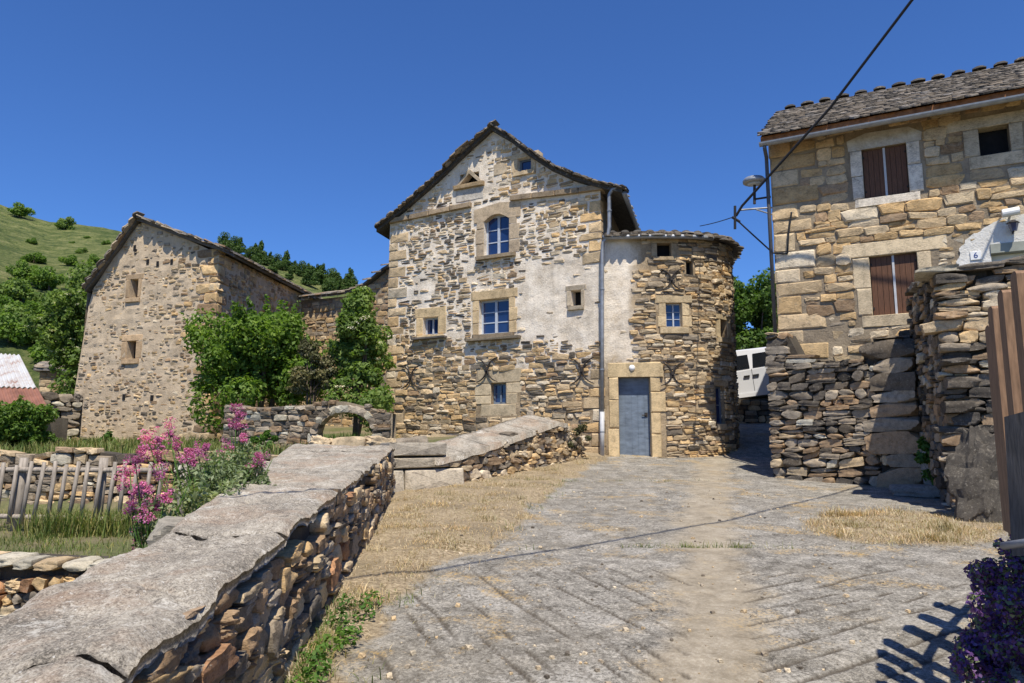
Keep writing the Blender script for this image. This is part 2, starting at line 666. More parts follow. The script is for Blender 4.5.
def lay(path, h0, top, opens, style, r, course=(.09, .2), length=(.16, .5), bottom=None, kind='rubble', wav=.03, s0=0, s1=None, dep=.22):
    """courses of stones along a path; style(u, v, s, h) -> None or dict"""
    s1 = path.L if s1 is None else s1
    out = []
    ss = np.arange(s0, s1 + 1e-6, .04)
    tops = np.array([top(x) for x in ss])
    bots = np.array([bottom(x) for x in ss]) if bottom else np.full(len(ss), -1e9)
    h = h0
    hmax = tops.max()
    ph = r.uniform(0, 9)
    while h < hmax:
        ch = r.uniform(*course)
        ok = (tops > h + ch * .55) & (bots < h + ch * .8)
        for o in opens:
            if o[2] < h + ch * .72 and o[3] > h + ch * .28:
                ok &= ~((ss > o[0]) & (ss < o[1]))
        i = 0
        while i < len(ss):
            if not ok[i]:
                i += 1
                continue
            j = i
            while j + 1 < len(ss) and ok[j + 1]: j += 1
            a, b = ss[i], ss[j]
            x = a
            while x < b - .05:
                w = r.uniform(*length) * (0.6 + 0.5 * ch / course[1])
                if b - (x + w) < length[0] * .7: w = b - x
                xc = x + w / 2
                hc = h + ch / 2 + wav * math.sin(xc * 1.7 + h * 2.1 + ph) + wav * .7 * math.sin(xc * 4.3 + h)
                p = path.at(xc, hc)
                u, v = proj(p)
                st = style(u, v, xc, hc)
                if st:
                    parts = [(0, ch)]
                    if ch > course[0] * 1.35 and r.random() < st.get('split', .25):
                        k = r.uniform(.35, .65)
                        parts = [(-ch * (1 - k) / 2, ch * k), (ch * k / 2, ch * (1 - k))]
                    for dz, hh in parts:
                        if r.random() > st.get('dens', 1): continue
                        gap = st.get('gap', .93) * r.uniform(.9, 1.03)
                        pr = r.uniform(*st.get('out', (.01, .04)))
                        U = path.U(xc)
                        N = Vector((U.y, -U.x, 0))
                        U3 = Vector((U.x, U.y, 0))
                        a_ = r.gauss(0, st.get('rot', .035))
                        Z = Vector((0, 0, 1))
                        X = U3 * math.cos(a_) + Z * math.sin(a_)
                        Zr = Z * math.cos(a_) - U3 * math.sin(a_)
                        d_ = dep * r.uniform(.8, 1.1)
                        pos = path.at(xc, hc + dz, pr - d_ * .45)
                        m = Matrix.Identity(4)
                        fx = r.choice((-1, 1))
                        for q in range(3):
                            m[q][0] = X[q] * w * gap * 1.02
                            m[q][1] = -N[q] * d_
                            m[q][2] = Zr[q] * hh * gap * 1.04
                            m[q][3] = pos[q]
                        kd = st.get('kind', kind)
                        out.append((m, kd, r.randrange(len(PROTO[kd])), pick(st['pal'], r), w * hh))
                x += w
            i = j + 1
        h += ch
    return out


def placed(path, s, h, w, hh, kind, color, out=.02, dep=.25, rot=0.0, r=RND):
    """one piece placed by hand; s,h is its centre"""
    U = path.U(s)
    N = Vector((U.y, -U.x, 0))
    U3 = Vector((U.x, U.y, 0))
    Z = Vector((0, 0, 1))
    X = U3 * math.cos(rot) + Z * math.sin(rot)
    Zr = Z * math.cos(rot) - U3 * math.sin(rot)
    pos = path.at(s, h, out - dep / 2)
    m = Matrix.Identity(4)
    for q in range(3):
        m[q][0] = X[q] * w
        m[q][1] = -N[q] * dep
        m[q][2] = Zr[q] * hh
        m[q][3] = pos[q]
    return (m, kind, r.randrange(len(PROTO[kind])), color, w * hh)


def single(name, parent, piece, label=None):
    m, kind, i, c, w = piece
    o = bpy.data.objects.new(name, PROTO[kind][i][0])
    o.color = (*c, 1)
    COL.objects.link(o)
    WL[o] = m.translation.copy()
    mm = m.copy()
    if parent is not None:
        o.parent = parent
        mm.translation = m.translation - WL[parent]
    o.matrix_basis = mm
    if label: o['label'] = label
    return o


def wall_mesh(name, path, h0, top, opens, mat, parent, res=.16, amp=.012, reveal=.3, s0=0, s1=None, off=0.0, back=None, bottom=None):
    s1 = path.L if s1 is None else s1
    ss = set(np.round(np.arange(s0, s1, res), 4).tolist()) | {round(s1, 4)}
    for c in path.c:
        if s0 <= c <= s1: ss.add(round(c, 4))
    hmax = max(top(x) for x in np.linspace(s0, s1, 60))
    hs = set(np.round(np.arange(h0, hmax, res), 4).tolist()) | {round(hmax, 4)}
    for o in opens:
        ss |= {round(o[0], 4), round(o[1], 4)}
        hs |= {round(o[2], 4), round(o[3], 4)}
    ss, hs = sorted(ss), sorted(hs)
    idx, vs, fs = {}, [], []

    def vid(i, j):
        if (i, j) not in idx:
            s, h = ss[i], hs[j]
            hh = min(h, top(s))
            if bottom: hh = max(hh, bottom(s))
            edge = any(o[0] - .02 <= s <= o[1] + .02 and o[2] - .02 <= hh <= o[3] + .02 for o in opens)
            p = path.at(s, hh)
            n = 0 if edge else noise.fractal(Vector((p.x, p.y, p.z)) * 1.6, 1, 2, 3) * amp * 1.5 + noise.noise(Vector((p.x, p.y, p.z)) * 6) * amp
            idx[(i, j)] = len(vs)
            vs.append(path.at(s, hh, n + off))
        return idx[(i, j)]
    for i in range(len(ss) - 1):
        sc = (ss[i] + ss[i + 1]) / 2
        for j in range(len(hs) - 1):
            hc = (hs[j] + hs[j + 1]) / 2
            if hs[j] >= max(top(ss[i]), top(ss[i + 1])) - 1e-5: continue
            if bottom and hs[j + 1] <= min(bottom(ss[i]), bottom(ss[i + 1])) + 1e-5: continue
            if any(o[0] < sc < o[1] and o[2] < hc < o[3] for o in opens): continue
            fs.append((vid(i, j), vid(i + 1, j), vid(i + 1, j + 1), vid(i, j + 1)))
    m = MB()
    m.v, m.f = vs, fs
    for o in opens:
        d = o[4] if len(o) > 4 else reveal
        a, b, c, e = o[:4]
        q = [path.at(a, c, off), path.at(b, c, off), path.at(b, e, off), path.at(a, e, off)]
        N = Vector((path.U((a + b) / 2).y, -path.U((a + b) / 2).x, 0))
        q += [x - N * d for x in q]
        m.add(q, [(0, 1, 5, 4), (1, 2, 6, 5), (2, 3, 7, 6), (3, 0, 4, 7)])
    if back:      # give the wall a thickness: back sheet, top and ends
        n = len(ss)
        fr = [path.at(s, top(s), off) for s in ss]
        bk = [path.at(s, top(s), off - back) for s in ss]
        lo = [path.at(s, h0, off - back) for s in ss]
        fl = [path.at(s, h0, off) for s in ss]
        m.add(fr + bk + lo + fl, [(i, i + 1, n + i + 1, n + i) for i in range(n - 1)] + [(n + i, n + i + 1, 2 * n + i + 1, 2 * n + i) for i in range(n - 1)]
              + [(0, n, 2 * n, 3 * n), (n - 1, 4 * n - 1, 3 * n - 1, 2 * n - 1)])
    return m.build(name, mat, parent, False)


# ------------------------------------------------------------------ terrain
zr = interp([(-8, -2.0), (0, -1.53), (5.5, -1.22), (11.5, -.88), (14, -.70), (16.9, -.40), (18.5, -.02), (20, .28), (24, .75), (30, 1.2), (60, 2)])
edge_x = lambda Y: -1.35 - (Y - 5.5) * .0867               # outer face of the parapet
par_z = lambda Y: -.73 + .056 * Y + .045 * math.exp(-((Y - 4.6) / 2.2) ** 2)
par_w = interp([(0.6, .8), (2.4, .66), (4, .64), (7, 1.06), (11, 1.6), (12, 1.65)])
zgard = interp([(-8, -2.3), (7.02, -1.95), (7.3, -1.10), (10, -1.12), (12.62, -1.1), (12.92, -.24), (16, -.2), (22, .0), (26, .5), (34, 1.2), (60, 3)])


def ground_z(x, y):
    e = edge_x(min(y, 12)) - par_w(min(max(y, .6), 12)) * .6
    t = sm(e - .15, e + .15, x)
    # behind the second wall the yard in front of the house is higher
    z = zgard(y) * (1 - t) + zr(y) * t
    return z


def lines(segs):
    out = []
    for a, b, st in segs:
        out += np.arange(a, b, st).tolist()
    return np.array(out)


def sheet(name, xs, ys, zf, mat, smooth=True, cols=None, keep=None):
    X, Y = np.meshgrid(xs, ys)
    Z = np.array([[zf(x, y) for x in xs] for y in ys])
    v = np.stack([X.ravel(), Y.ravel(), Z.ravel()], 1)
    nx, ny = len(xs), len(ys)
    i = np.arange(ny - 1)[:, None] * nx + np.arange(nx - 1)[None, :]
    f = np.stack([i, i + 1, i + 1 + nx, i + nx], 2).reshape(-1, 4)
    if keep is not None:
        cx, cy = X[:-1, :-1].ravel(), Y[:-1, :-1].ravel()
        f = f[np.array([keep(a, b) for a, b in zip(cx, cy)])]
    c = None
    if cols is not None:
        c = np.array([cols(x, y) for x, y in zip(X.ravel(), Y.ravel())])
    return mk(name, v, f, mat, None, smooth, c, 'mask')


def soil_mat():
    t = NT('soil_and_turf')
    p = t.pos()
    n1 = t.noise(p, .9, 6, .6)
    n2 = t.noise(p, 14, 6, .7)
    c = t.ramp(n2, [(.3, (.07, .075, .03)), (.55, (.13, .14, .055)), (.75, (.22, .19, .10))])
    c = t.mix(t.ramp(n1, [(.42, 0.0), (.6, 1.0)]), c, (.21, .17, .105))
    t.l(c, t.b.inputs['Base Color'])
    t.b.inputs['Roughness'].default_value = 1
    t.bump(n2, .8, .05)
    return t.m


xs = lines([(-400, -60, 34), (-60, -16, 4), (-16, 10, .3), (10, 60, 4), (60, 401, 34)])
ys = lines([(-120, -8, 16), (-8, 30, .3), (30, 60, 3), (60, 901, 70)])
g = sheet('ground', xs, ys, lambda x, y: ground_z(x, y) - .10, soil_mat())
g['kind'] = 'structure'

# the ramp road: scored concrete with a sandy track, straw on its verges
verge = interp([(2, -.80), (3.87, -.87), (4.57, -.93), (5.5, -.86), (6.85, -.70), (7.8, -.15), (9.3, .15), (10.9, .42), (13, .9), (15.8, 1.85), (17, 2.4), (30, 2.4)])
track = interp([(2, .8), (3.87, 1.09), (5.3, 1.42), (6.85, 1.85), (9.5, 2.5), (13.6, 3.65), (16, 4.5), (19, 5.6), (24, 7)])


def joint_y(x, k):
    return (7.55 + .10 * math.sin(x * 1.3) + .12 * x * .4) if k == 0 else (13.2 + .05 * math.sin(x * 2) + .10 * x)


def groove(x, y):
    """depth of the scored drainage grooves, herring-bone either side of the track"""
    if y > joint_y(x, 0) - .12: return 0.0
    tr = track(y)
    wv = noise.noise(Vector((x * 1.1, y * 1.1, 3.1))) * .06
    if x < tr - .18:
        q = (x * .93 + y * .37 + wv) / .17
    elif x > tr + .22:
        q = (x * -.52 + y * .85 + wv) / .20
    else:
        return 0.0
    k = math.floor(q)
    f = q - k - .5
    L = noise.noise(Vector((k * 7.3, (x if x > tr else y) * .9, 5.0)))
    s = sm(-.38, .12, L) * sm(-.45, .05, noise.noise(Vector((x * 3.1, y * 3.1, 31))))
    wd = .115 + .05 * noise.noise(Vector((x * 4, y * 4, 8)))
    fade = sm(7.3, 6.2, y)
    return .014 * s * fade * max(0, 1 - abs(f) / wd) ** .7


def road_z(x, y):
    z = zr(y) + .012 * noise.fractal(Vector((x * .8, y * .8, 0)), 1, 2, 3) + .005 * noise.noise(Vector((x * 7, y * 7, 1)))
    z += .004 * noise.noise(Vector((x * 23, y * 23, 7)))
    z -= groove(x, y)
    for k in (0, 1):
        d = abs(y - joint_y(x, k))
        if d < .06: z -= .03 * (1 - d / .06)
    v = verge(y) + .10 * noise.noise(Vector((x * 2, y * 2, 9)))
    z += .05 * sm(v, v - .35, x)
    return z


def patch(x, y):
    d = ((x - 4.75) / 1.35) ** 2 + ((y - 8.9 - .25 * (x - 4.7)) / 1.15) ** 2
    return sm(1.15, .6, d + .35 * noise.noise(Vector((x * 1.5, y * 1.5, 4))))


def road_mask(x, y):
    n = noise.fractal(Vector((x * 1.6, y * 1.6, 2)), 1, 2, 4)
    v = verge(y) + .22 * n
    r = max(sm(v + .12, v - .15, x), patch(x, y))
    tr = track(y)
    gq = sm(.55, .05, abs(x - tr) + .22 * n)
    b = sm(.02, .014, .016 - groove(x, y) + .006)
    b = min(1, groove(x, y) / .010)
    return (r, gq, b, 1)


def road_mat():
    t = NT('scored_concrete')
    p = t.pos()
    mk_ = t.node('ShaderNodeAttribute', attribute_name='mask')
    sep = t.node('ShaderNodeSeparateColor')
    t.l(mk_.outputs['Color'], sep.inputs[0])
    n0 = t.noise(p, .8, 5, .6)
    n1 = t.noise(p, 5, 8, .72)
    n2 = t.noise(p, 38, 7, .75)
    n3 = t.noise(p, 130, 4, .7)
    c = t.ramp(t.math('ADD', t.math('MULTIPLY', n1, .5), t.math('MULTIPLY', n2, .5)), [(.40, (.078, .070, .058)), (.46, (.18, .166, .141)), (.53, (.29, .271, .234)), (.62, (.45, .422, .37))])
    vo = t.node('ShaderNodeTexVoronoi')
    vo.inputs['Scale'].default_value = 55
    t.l(p, vo.inputs['Vector'])
    c = t.mix(1.0, c, t.ramp(vo.outputs['Color'], [(.0, .55), (.5, .95), (1.0, 1.5)]), 'MULTIPLY')
    c = t.mix(t.ramp(n3, [(.36, .75), (.50, 0.0)]), c, (.05, .045, .038))
    c = t.mix(t.ramp(n3, [(.54, 0.0), (.66, .55)]), c, (.46, .425, .36))
    c = t.mix(t.math('MULTIPLY', t.ramp(n0, [(.45, 0.0), (.65, 1.0)]), .35), c, (.19, .165, .125))
    # pale and orange lichen
    wl = t.math('MULTIPLY', t.ramp(t.noise(p, 1.5, 8, .75), [(.51, 0.0), (.64, 1.0)]), t.ramp(n2, [(.42, 0.0), (.56, 1.0)]))
    c = t.mix(t.math('MULTIPLY', wl, .55), c, (.50, .475, .43))
    po = t.node('ShaderNodeMapping')
    po.inputs['Location'].default_value = (3.3, 8.1, 0)
    t.l(p, po.inputs['Vector'])
    ol = t.math('MULTIPLY', t.ramp(t.noise(po.outputs[0], 1.7, 6, .65), [(.54, 0.0), (.66, 1.0)]), t.ramp(n2, [(.47, 0.0), (.60, 1.0)]))
    c = t.mix(t.math('MULTIPLY', ol, .85), c, (.50, .31, .07))
    # sandy track
    c = t.mix(t.math('MULTIPLY', t.ramp(t.math('SUBTRACT', t.math('ADD', sep.outputs[1], t.math('ADD', t.math('MULTIPLY', n1, 1.1), t.math('MULTIPLY', n2, .7))), .8), [(.15, 0.0), (.85, .8)]), t.ramp(n3, [(.36, 1.0), (.62, .6)])), c, t.ramp(n1, [(.3, (.25, .205, .14)), (.7, (.40, .335, .24))]))
    # darker brown in the grooves, straw litter on the verge
    c = t.mix(t.math('MULTIPLY', sep.outputs[2], .8), c, (.06, .047, .033))
    st = t.ramp(t.noise(t.scaled(p, (1, 2.2, 1)), 24, 7, .75), [(.36, (.11, .085, .052)), (.48, (.26, .20, .125)), (.56, (.40, .32, .21)), (.68, (.54, .45, .31))])
    st = t.mix(t.ramp(t.noise(p, 1.6, 6, .7), [(.45, 0.0), (.62, .75)]), st, t.ramp(n2, [(.38, (.085, .07, .045)), (.62, (.25, .20, .13))]))
    c = t.mix(t.ramp(t.math('ADD', sep.outputs[0], t.math('SUBTRACT', t.math('MULTIPLY', n2, 1.4), .7)), [(.2, 0.0), (.8, 1.0)]), c, st)
    t.l(c, t.b.inputs['Base Color'])
    t.b.inputs['Roughness'].default_value = .95
    t.bump(t.math('ADD', t.math('MULTIPLY', n1, .5), t.math('ADD', t.math('MULTIPLY', n2, .7), t.math('MULTIPLY', n3, .3))), .8, .011)
    return t.m


xs = lines([(-2.6, -1.4, .08), (-1.4, 3.4, .021), (3.4, 9.4, .09)])
ys = lines([(1.0, 3.3, .09), (3.3, 7.7, .021), (7.7, 12, .09), (12, 30.3, .16)])
road = sheet('road', xs, ys, road_z, road_mat(), True, road_mask, lambda x, y: x > edge_x(min(y, 11.6)) - .25)
road['kind'] = 'structure'


def gz(x, y):
    """walking surface"""
    if -2.6 < x < 9.3 and 1 < y < 30 and x > edge_x(min(y, 11.6)) - .05:
        return road_z(x, y)
    return ground_z(x, y) - .10

# ------------------------------------------------------------------ windows and doors
def win(house, path, rc, grid=(2, 2), recess=.16, frame=None, arch=0.0, glass=True, label=None, bars=.035, fw=.05):
    """a window: frame mesh with its panes as children; rc = (s0, s1, h0, h1)"""
    a, b, c, d = rc[:4]
    B = path.basis((a + b) / 2)
    B.o.z = 0
    w = (b - a) / 2
    m = MB()
    y0, y1 = recess, recess + .05
    m.box(B, -w, -w + fw, y0, y1, c, d)
    m.box(B, w - fw, w, y0, y1, c, d)
    m.box(B, -w + fw, w - fw, y0 + .002, y1, c, c + fw)
    m.box(B, -w + fw, w - fw, y0 + .002, y1, d - fw, d)
    nx, nz = grid
    xsx = [-w + fw + (2 * w - 2 * fw) * i / nx for i in range(nx + 1)]
    zsx = [c + fw + (d - c - 2 * fw) * i / nz for i in range(nz + 1)]
    for x in xsx[1:-1]: m.box(B, x - bars, x + bars, y0 - .012, y1 - .004, c + fw, d - fw)
    for z in zsx[1:-1]: m.box(B, -w + fw, w - fw, y0 + .008, y1 - .01, z - bars * .4, z + bars * .4)
    o = m.build('window', frame or M['frame'], house)
    if label: o['label'] = label
    for i in range(nx):
        for k in range(nz):
            q = MB()
            q.box(B, xsx[i], xsx[i + 1], y0 + .024, y0 + .03, zsx[k], zsx[k + 1])
            q.build('pane', M['glass'] if glass else M['dark'], o)
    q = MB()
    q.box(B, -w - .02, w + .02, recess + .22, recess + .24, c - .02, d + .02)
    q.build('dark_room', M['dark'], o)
    return o


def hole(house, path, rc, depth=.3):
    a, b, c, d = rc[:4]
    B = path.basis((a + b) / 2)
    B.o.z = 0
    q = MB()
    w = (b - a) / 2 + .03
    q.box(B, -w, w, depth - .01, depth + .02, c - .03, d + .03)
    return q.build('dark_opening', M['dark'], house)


def surround(parent, path, rc, jw=.2, lin=.2, sill=.12, col=(.47, .355, .215), out=.018, r=RND, lintel_extra=.05, sill_out=.07, blocks=2, sill_col=None):
    """dressed jambs, lintel and sill as separate stones"""
    a, b, c, d = rc[:4]
    def jc():
        k = r.uniform(.82, 1.12)
        return tuple(x * k for x in col)
    opens = []
    if lin:
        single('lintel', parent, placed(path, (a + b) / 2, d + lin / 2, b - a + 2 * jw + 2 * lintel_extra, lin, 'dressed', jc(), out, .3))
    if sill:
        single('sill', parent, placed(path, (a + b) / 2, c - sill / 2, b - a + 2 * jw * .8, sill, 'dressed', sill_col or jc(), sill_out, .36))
    if jw:
        for sx in (-1, 1):
            hs = [c]
            for i in range(blocks - 1): hs.append(c + (d - c) * (i + 1) / blocks + r.uniform(-.05, .05))
            hs.append(d)
            for i in range(blocks):
                w = jw * r.uniform(.85, 1.25)
                x = a - w / 2 if sx < 0 else b + w / 2
                single('jamb_stone', parent, placed(path, x, (hs[i] + hs[i + 1]) / 2, w - .006, hs[i + 1] - hs[i] - .01, 'dressed', jc(), out, .3))
    return (a - jw * 1.0, b + jw * 1.0, c - sill, d + lin)


def anchor(house, path, u, v, size=.62):
    """forged wall tie: two arcs back to back"""
    s, h = path.hit(u, v)
    m = MB()
    for sg in (-1, 1):
        pts = []
        for i in range(13):
            a = math.radians(-74 + 148 * i / 12)
            x = sg * (.03 + .64 * (1 - math.cos(a))) * size
            z = .52 * math.sin(a) * size
            pts.append(path.at(s + x, h + z, .062))
        m.tube(pts, [.012 + .012 * math.sin(math.pi * i / 12) for i in range(13)], 6)
    m.tube([path.at(s, h, -.05), path.at(s, h, .10)], .03, 8)
    return m.build('wall_anchor', M['iron'], house)


def slate_piece(o, X, Y, Zn, w, l, t, c, r):
    m = Matrix.Identity(4)
    for q in range(3):
        m[q][0] = X[q] * w
        m[q][1] = Y[q] * l
        m[q][2] = Zn[q] * t
        m[q][3] = o[q]
    return (m, 'slate', r.randrange(len(PROTO['slate'])), c, w * l)


SLM = [('slate', 4), ('grey', 2), ('dark', 2), ('lichen', 1)]


def slate_rows(o, A, B, la, lb, r, expo=.12, wid=(.14, .32), t=(.02, .035), lim=None, pal=SLM):
    """rows of slates on a plane: o eave start, A along the eave, B up the slope"""
    A, B = A.normalized(), B.normalized()
    C = A.cross(B).normalized()
    out = []
    n = int(lb / expo)
    for k in range(n):
        x = r.uniform(-.1, 0)
        while x < la:
            w = r.uniform(*wid)
            y = k * expo + r.uniform(-.025, .025)
            l = expo * 2.3
            tt = r.uniform(*t)
            tilt = r.uniform(.03, .12)
            Y = (B * math.cos(tilt) - C * math.sin(tilt))
            Cn = A.cross(Y)
            rt = r.uniform(-.06, .06)
            X = A * math.cos(rt) + Y * math.sin(rt)
            p = o + A * (x + w / 2) + B * (y + l / 2 - .06) + C * (.045 + r.uniform(-.006, .012))
            if lim is None or lim(x, y):
                out.append(slate_piece(p, X, Y, Cn, w * 1.02, l, tt, pick(pal, r), r))
            x += w
    return out


# ------------------------------------------------------------------ the gabled house
UH = Vector((.883, -.469)).normalized()
rb = at(605, 450, 17.0)
RH = Vector((rb.x, rb.y))
LH = RH - UH * 6.42
PA = Path([LH, RH])
house = thing('stone_house', (*((LH + RH) / 2), -.5), 'tall gabled stone house with blue-paned windows and patchy pale render', 'house')
rake_px = [(379, 226), (391, 216), (412, 199), (440, 174), (468, 147), (493, 124), (512, 135), (530, 149), (552, 163), (575, 173), (600, 181), (623, 186)]
rake = [PA.hit(u, v) for u, v in rake_px]
rake_f = interp(rake)
top_a = lambda s: rake_f(s) - .20
W1 = PA.rect(484, 214, 509, 255)
W2 = PA.rect(479, 299, 509, 334)
W3 = PA.rect(423, 317, 438, 335)
W4 = PA.rect(491, 383, 506, 404)
W5 = PA.rect(518, 158, 531, 171)
W6 = PA.rect(571, 290, 581, 306)
W7 = PA.rect(460, 173, 479, 184)
fr = [(*w, .3) for w in (W1, W2, W3, W4, W5, W6, W7)]
h_wall = wall_mesh('wall', PA, -1.0, top_a, fr, M['house_mortar'], house, .12, .010, .3)
blocked = []
w1 = win(house, PA, W1, (2, 3), .14)
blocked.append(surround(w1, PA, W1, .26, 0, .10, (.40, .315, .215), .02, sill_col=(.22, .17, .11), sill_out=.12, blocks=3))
# arched head of the top window
B = PA.basis((W1[0] + W1[1]) / 2)
B.o.z = 0
ww = (W1[1] - W1[0]) / 2
poly = [(-ww - .30, W1[3] - .16), (-ww, W1[3] - .16)] + [(-ww + 2 * ww * i / 8, W1[3] - .16 + .16 * math.sin(math.pi * i / 8)) for i in range(1, 8)] + [(ww, W1[3] - .16), (ww + .34, W1[3] - .16), (ww + .34, W1[3] + .22), (.1, W1[3] + .30), (-ww - .30, W1[3] + .20)]
m = MB()
m.prism(B, poly, -.022, .26)
o = m.build('arched_lintel', M['dressed'], w1)
o.color = (.40, .31, .205, 1)
blocked.append((W1[0] - .34, W1[1] + .36, W1[3] - .2, W1[3] + .30))
w2 = win(house, PA, W2, (2, 3), .14)
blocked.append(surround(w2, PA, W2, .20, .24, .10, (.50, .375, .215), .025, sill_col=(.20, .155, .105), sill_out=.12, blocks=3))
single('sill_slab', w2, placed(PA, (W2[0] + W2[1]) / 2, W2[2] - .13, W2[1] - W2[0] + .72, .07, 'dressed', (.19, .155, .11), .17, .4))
w3 = win(house, PA, W3, (2, 1), .14, bars=.02)
blocked.append(surround(w3, PA, W3, .24, .26, .05, (.52, .39, .22), .02, blocks=1))
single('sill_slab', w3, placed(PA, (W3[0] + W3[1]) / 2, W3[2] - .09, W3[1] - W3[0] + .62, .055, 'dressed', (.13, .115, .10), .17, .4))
w4 = win(house, PA, W4, (2, 2), .14, bars=.02, frame=M['door'])
blocked.append(surround(w4, PA, W4, .40, .36, .30, (.43, .345, .225), .012, blocks=2, sill_out=.012))
w5 = win(house, PA, W5, (1, 1), .12, frame=M['door'])
blocked.append(surround(w5, PA, W5, .17, .14, .12, (.48, .37, .23), .02, blocks=1))
single('dressed_block', w5, placed(PA, W5[0] - .52, W5[2] + .18, .42, .32, 'dressed', (.42, .34, .235), .02, .3))
w6 = hole(house, PA, W6)
blocked.append(surround(w6, PA, W6, .10, .12, .10, (.38, .315, .225), .02, blocks=1))
w7 = hole(house, PA, W7)
B = PA.basis((W7[0] + W7[1]) / 2)
B.o.z = 0
hw = (W7[1] - W7[0]) / 2
for sg in (-1, 1):                        # two leaning slabs make the triangular head
    m = MB()
    m.prism(B, [(sg * hw * 1.05, W7[2]), (sg * hw * 1.3, W7[2] + .02), (sg * .02, W7[3] + .10), (0, W7[3] - .02)][::sg], -.03, .2)
    o = m.build('leaning_slab', M['dressed'], w7)
    o.color = (.33, .27, .19, 1)
single('sill', w7, placed(PA, (W7[0] + W7[1]) / 2, W7[2] - .06, hw * 2 + .36, .11, 'dressed', (.30, .215, .12), .10, .36))
single('plaster_panel', w7, placed(PA, (W7[0] + W7[1]) / 2, W7[2] - .30, hw * 2 + .28, .34, 'dressed', (.42, .38, .32), .012, .2))
blocked.append((W7[0] - .2, W7[1] + .2, W7[2] - .5, W7[3] + .12))
# moulded string course in two lengths at eaves level
for (u0, v0, u1, v1) in ((391, 222, 472, 205), (511, 199, 604, 188)):
    s0_, h0_ = PA.hit(u0, v0)
    s1_, h1_ = PA.hit(u1, v1)
    nb = 4
    for i in range(nb):
        a, b = s0_ + (s1_ - s0_) * i / nb, s0_ + (s1_ - s0_) * (i + 1) / nb
        single('string_course_stone', house, placed(PA, (a + b) / 2, (h0_ + (h1_ - h0_) * (i + .5) / nb), b - a - .01, .13, 'dressed', shade((.30, .225, .145)), .11, .36, math.atan2(h1_ - h0_, s1_ - s0_)))
    blocked.append((s0_, s1_, min(h0_, h1_) - .06, max(h0_, h1_) + .06))
# quoins
q_pieces = []
h = -.4
k = 0
while h < 5.7:
    hh = RND.uniform(.18, .34)
    w = (.62 if k % 2 else .34) * RND.uniform(.85, 1.15)
    q_pieces.append(placed(PA, w / 2 - .01, h + hh / 2, w, hh - .012, 'ashlar', pick([('ochre', 1.5), ('tan', 3), ('brown', 1), ('pale', 1)], RND), .03, .2))
    blocked.append((-.1, w, h, h + hh))
    if h > 4.1 or h < 1.5:
        w2_ = (.36 if k % 2 else .6) * RND.uniform(.85, 1.15)
        q_pieces.append(placed(PA, PA.L - w2_ / 2 + .01, h + hh / 2, w2_, hh - .012, 'ashlar', pick([('ochre', 2), ('tan', 3), ('pale', 1)], RND), .03, .2))
        blocked.append((PA.L - w2_, PA.L + .1, h, h + hh))
    h += hh
    k += 1


def style_house(u, v, s, h):
    n = noise.noise(Vector((u * .02, v * .03, 1.7)))
    n2 = noise.noise(Vector((u * .05, v * .05, 7.7)))
    # bare render to the right of the middle
    if 520 < u and 250 < v < 345 + 14 * n2:
        d = (u - 518) / 55 + n * 1.1 + (0.45 if 256 < v < 340 else -.05)
        if d > .55: return dict(dens=.10, gap=.55, out=(-.006, .012), pal=[('pale', 3), ('grey', 1), ('dark', 1)], split=.7, rot=.08)
    if v < 196 + 10 * n:           # gable: grey render, stones showing
        if u > 497 and n2 > -.35: return dict(dens=.95, gap=.90, out=(.005, .03), pal=[('tan', 4), ('pale', 3), ('ochre', 2), ('grey', 1)], split=.45)
        return dict(dens=.45, gap=.68, out=(-.004, .012), pal=[('pale', 4), ('tan', 2), ('grey', 1)], split=.5)
    if v < 345 + 18 * n:           # middle: small dark and tan stones in wide pale joints
        if u > 545 and v < 250: return dict(dens=.96, gap=.92, out=(.005, .03), pal=[('tan', 4), ('ochre', 3), ('pale', 3), ('dark', 1)], split=.5)
        dd = .5 if (n2 > .28 and u > 405) else .97
        return dict(dens=dd, gap=.82, out=(.002, .028), pal=[('pale', 5), ('tan', 5), ('grey', 2.0), ('dark', 2.0), ('brown', 1.0), ('ochre', 1.4)], split=.8, rot=.07)
    return dict(dens=.98, gap=.96, out=(.005, .05), pal=[('tan', 5), ('ochre', 4.0), ('pale', 2.5), ('grey', 1.2), ('dark', 1.4), ('brown', 1.5)], split=.45, rot=.06)


stones = lay(PA, -.6, lambda s: top_a(s) - .02, blocked, style_house, RND, (.07, .165), (.13, .48))
emit(h_wall, 'stone', stones + q_pieces, 300)
# other walls of the house
SB = Vector((.27, .963)).normalized()
side = Path([RH, RH + SB * 8])
m = MB()
BL, BR = LH + SB * 8, RH + SB * 8
hl, hr_, hp = rake_f(0.0) - .1, rake_f(PA.L) - .1, max(r_[1] for r_ in rake) - .12
sp = rake[5][0]
pk = LH + UH * sp + SB * 8
m.add([(*RH, -1), (*BR, -1), (*BR, hr_), (*RH, hr_)], [(0, 1, 2, 3)])
m.add([(*BL, -1), (*LH, -1), (*LH, hl), (*BL, hl)], [(0, 1, 2, 3)])
m.add([(*BR, -1), (*BL, -1), (*BL, hl), (*pk, hp), (*BR, hr_)], [(0, 1, 2, 3, 4)])
m.build('rear_walls', M['mortar_tan'], house)
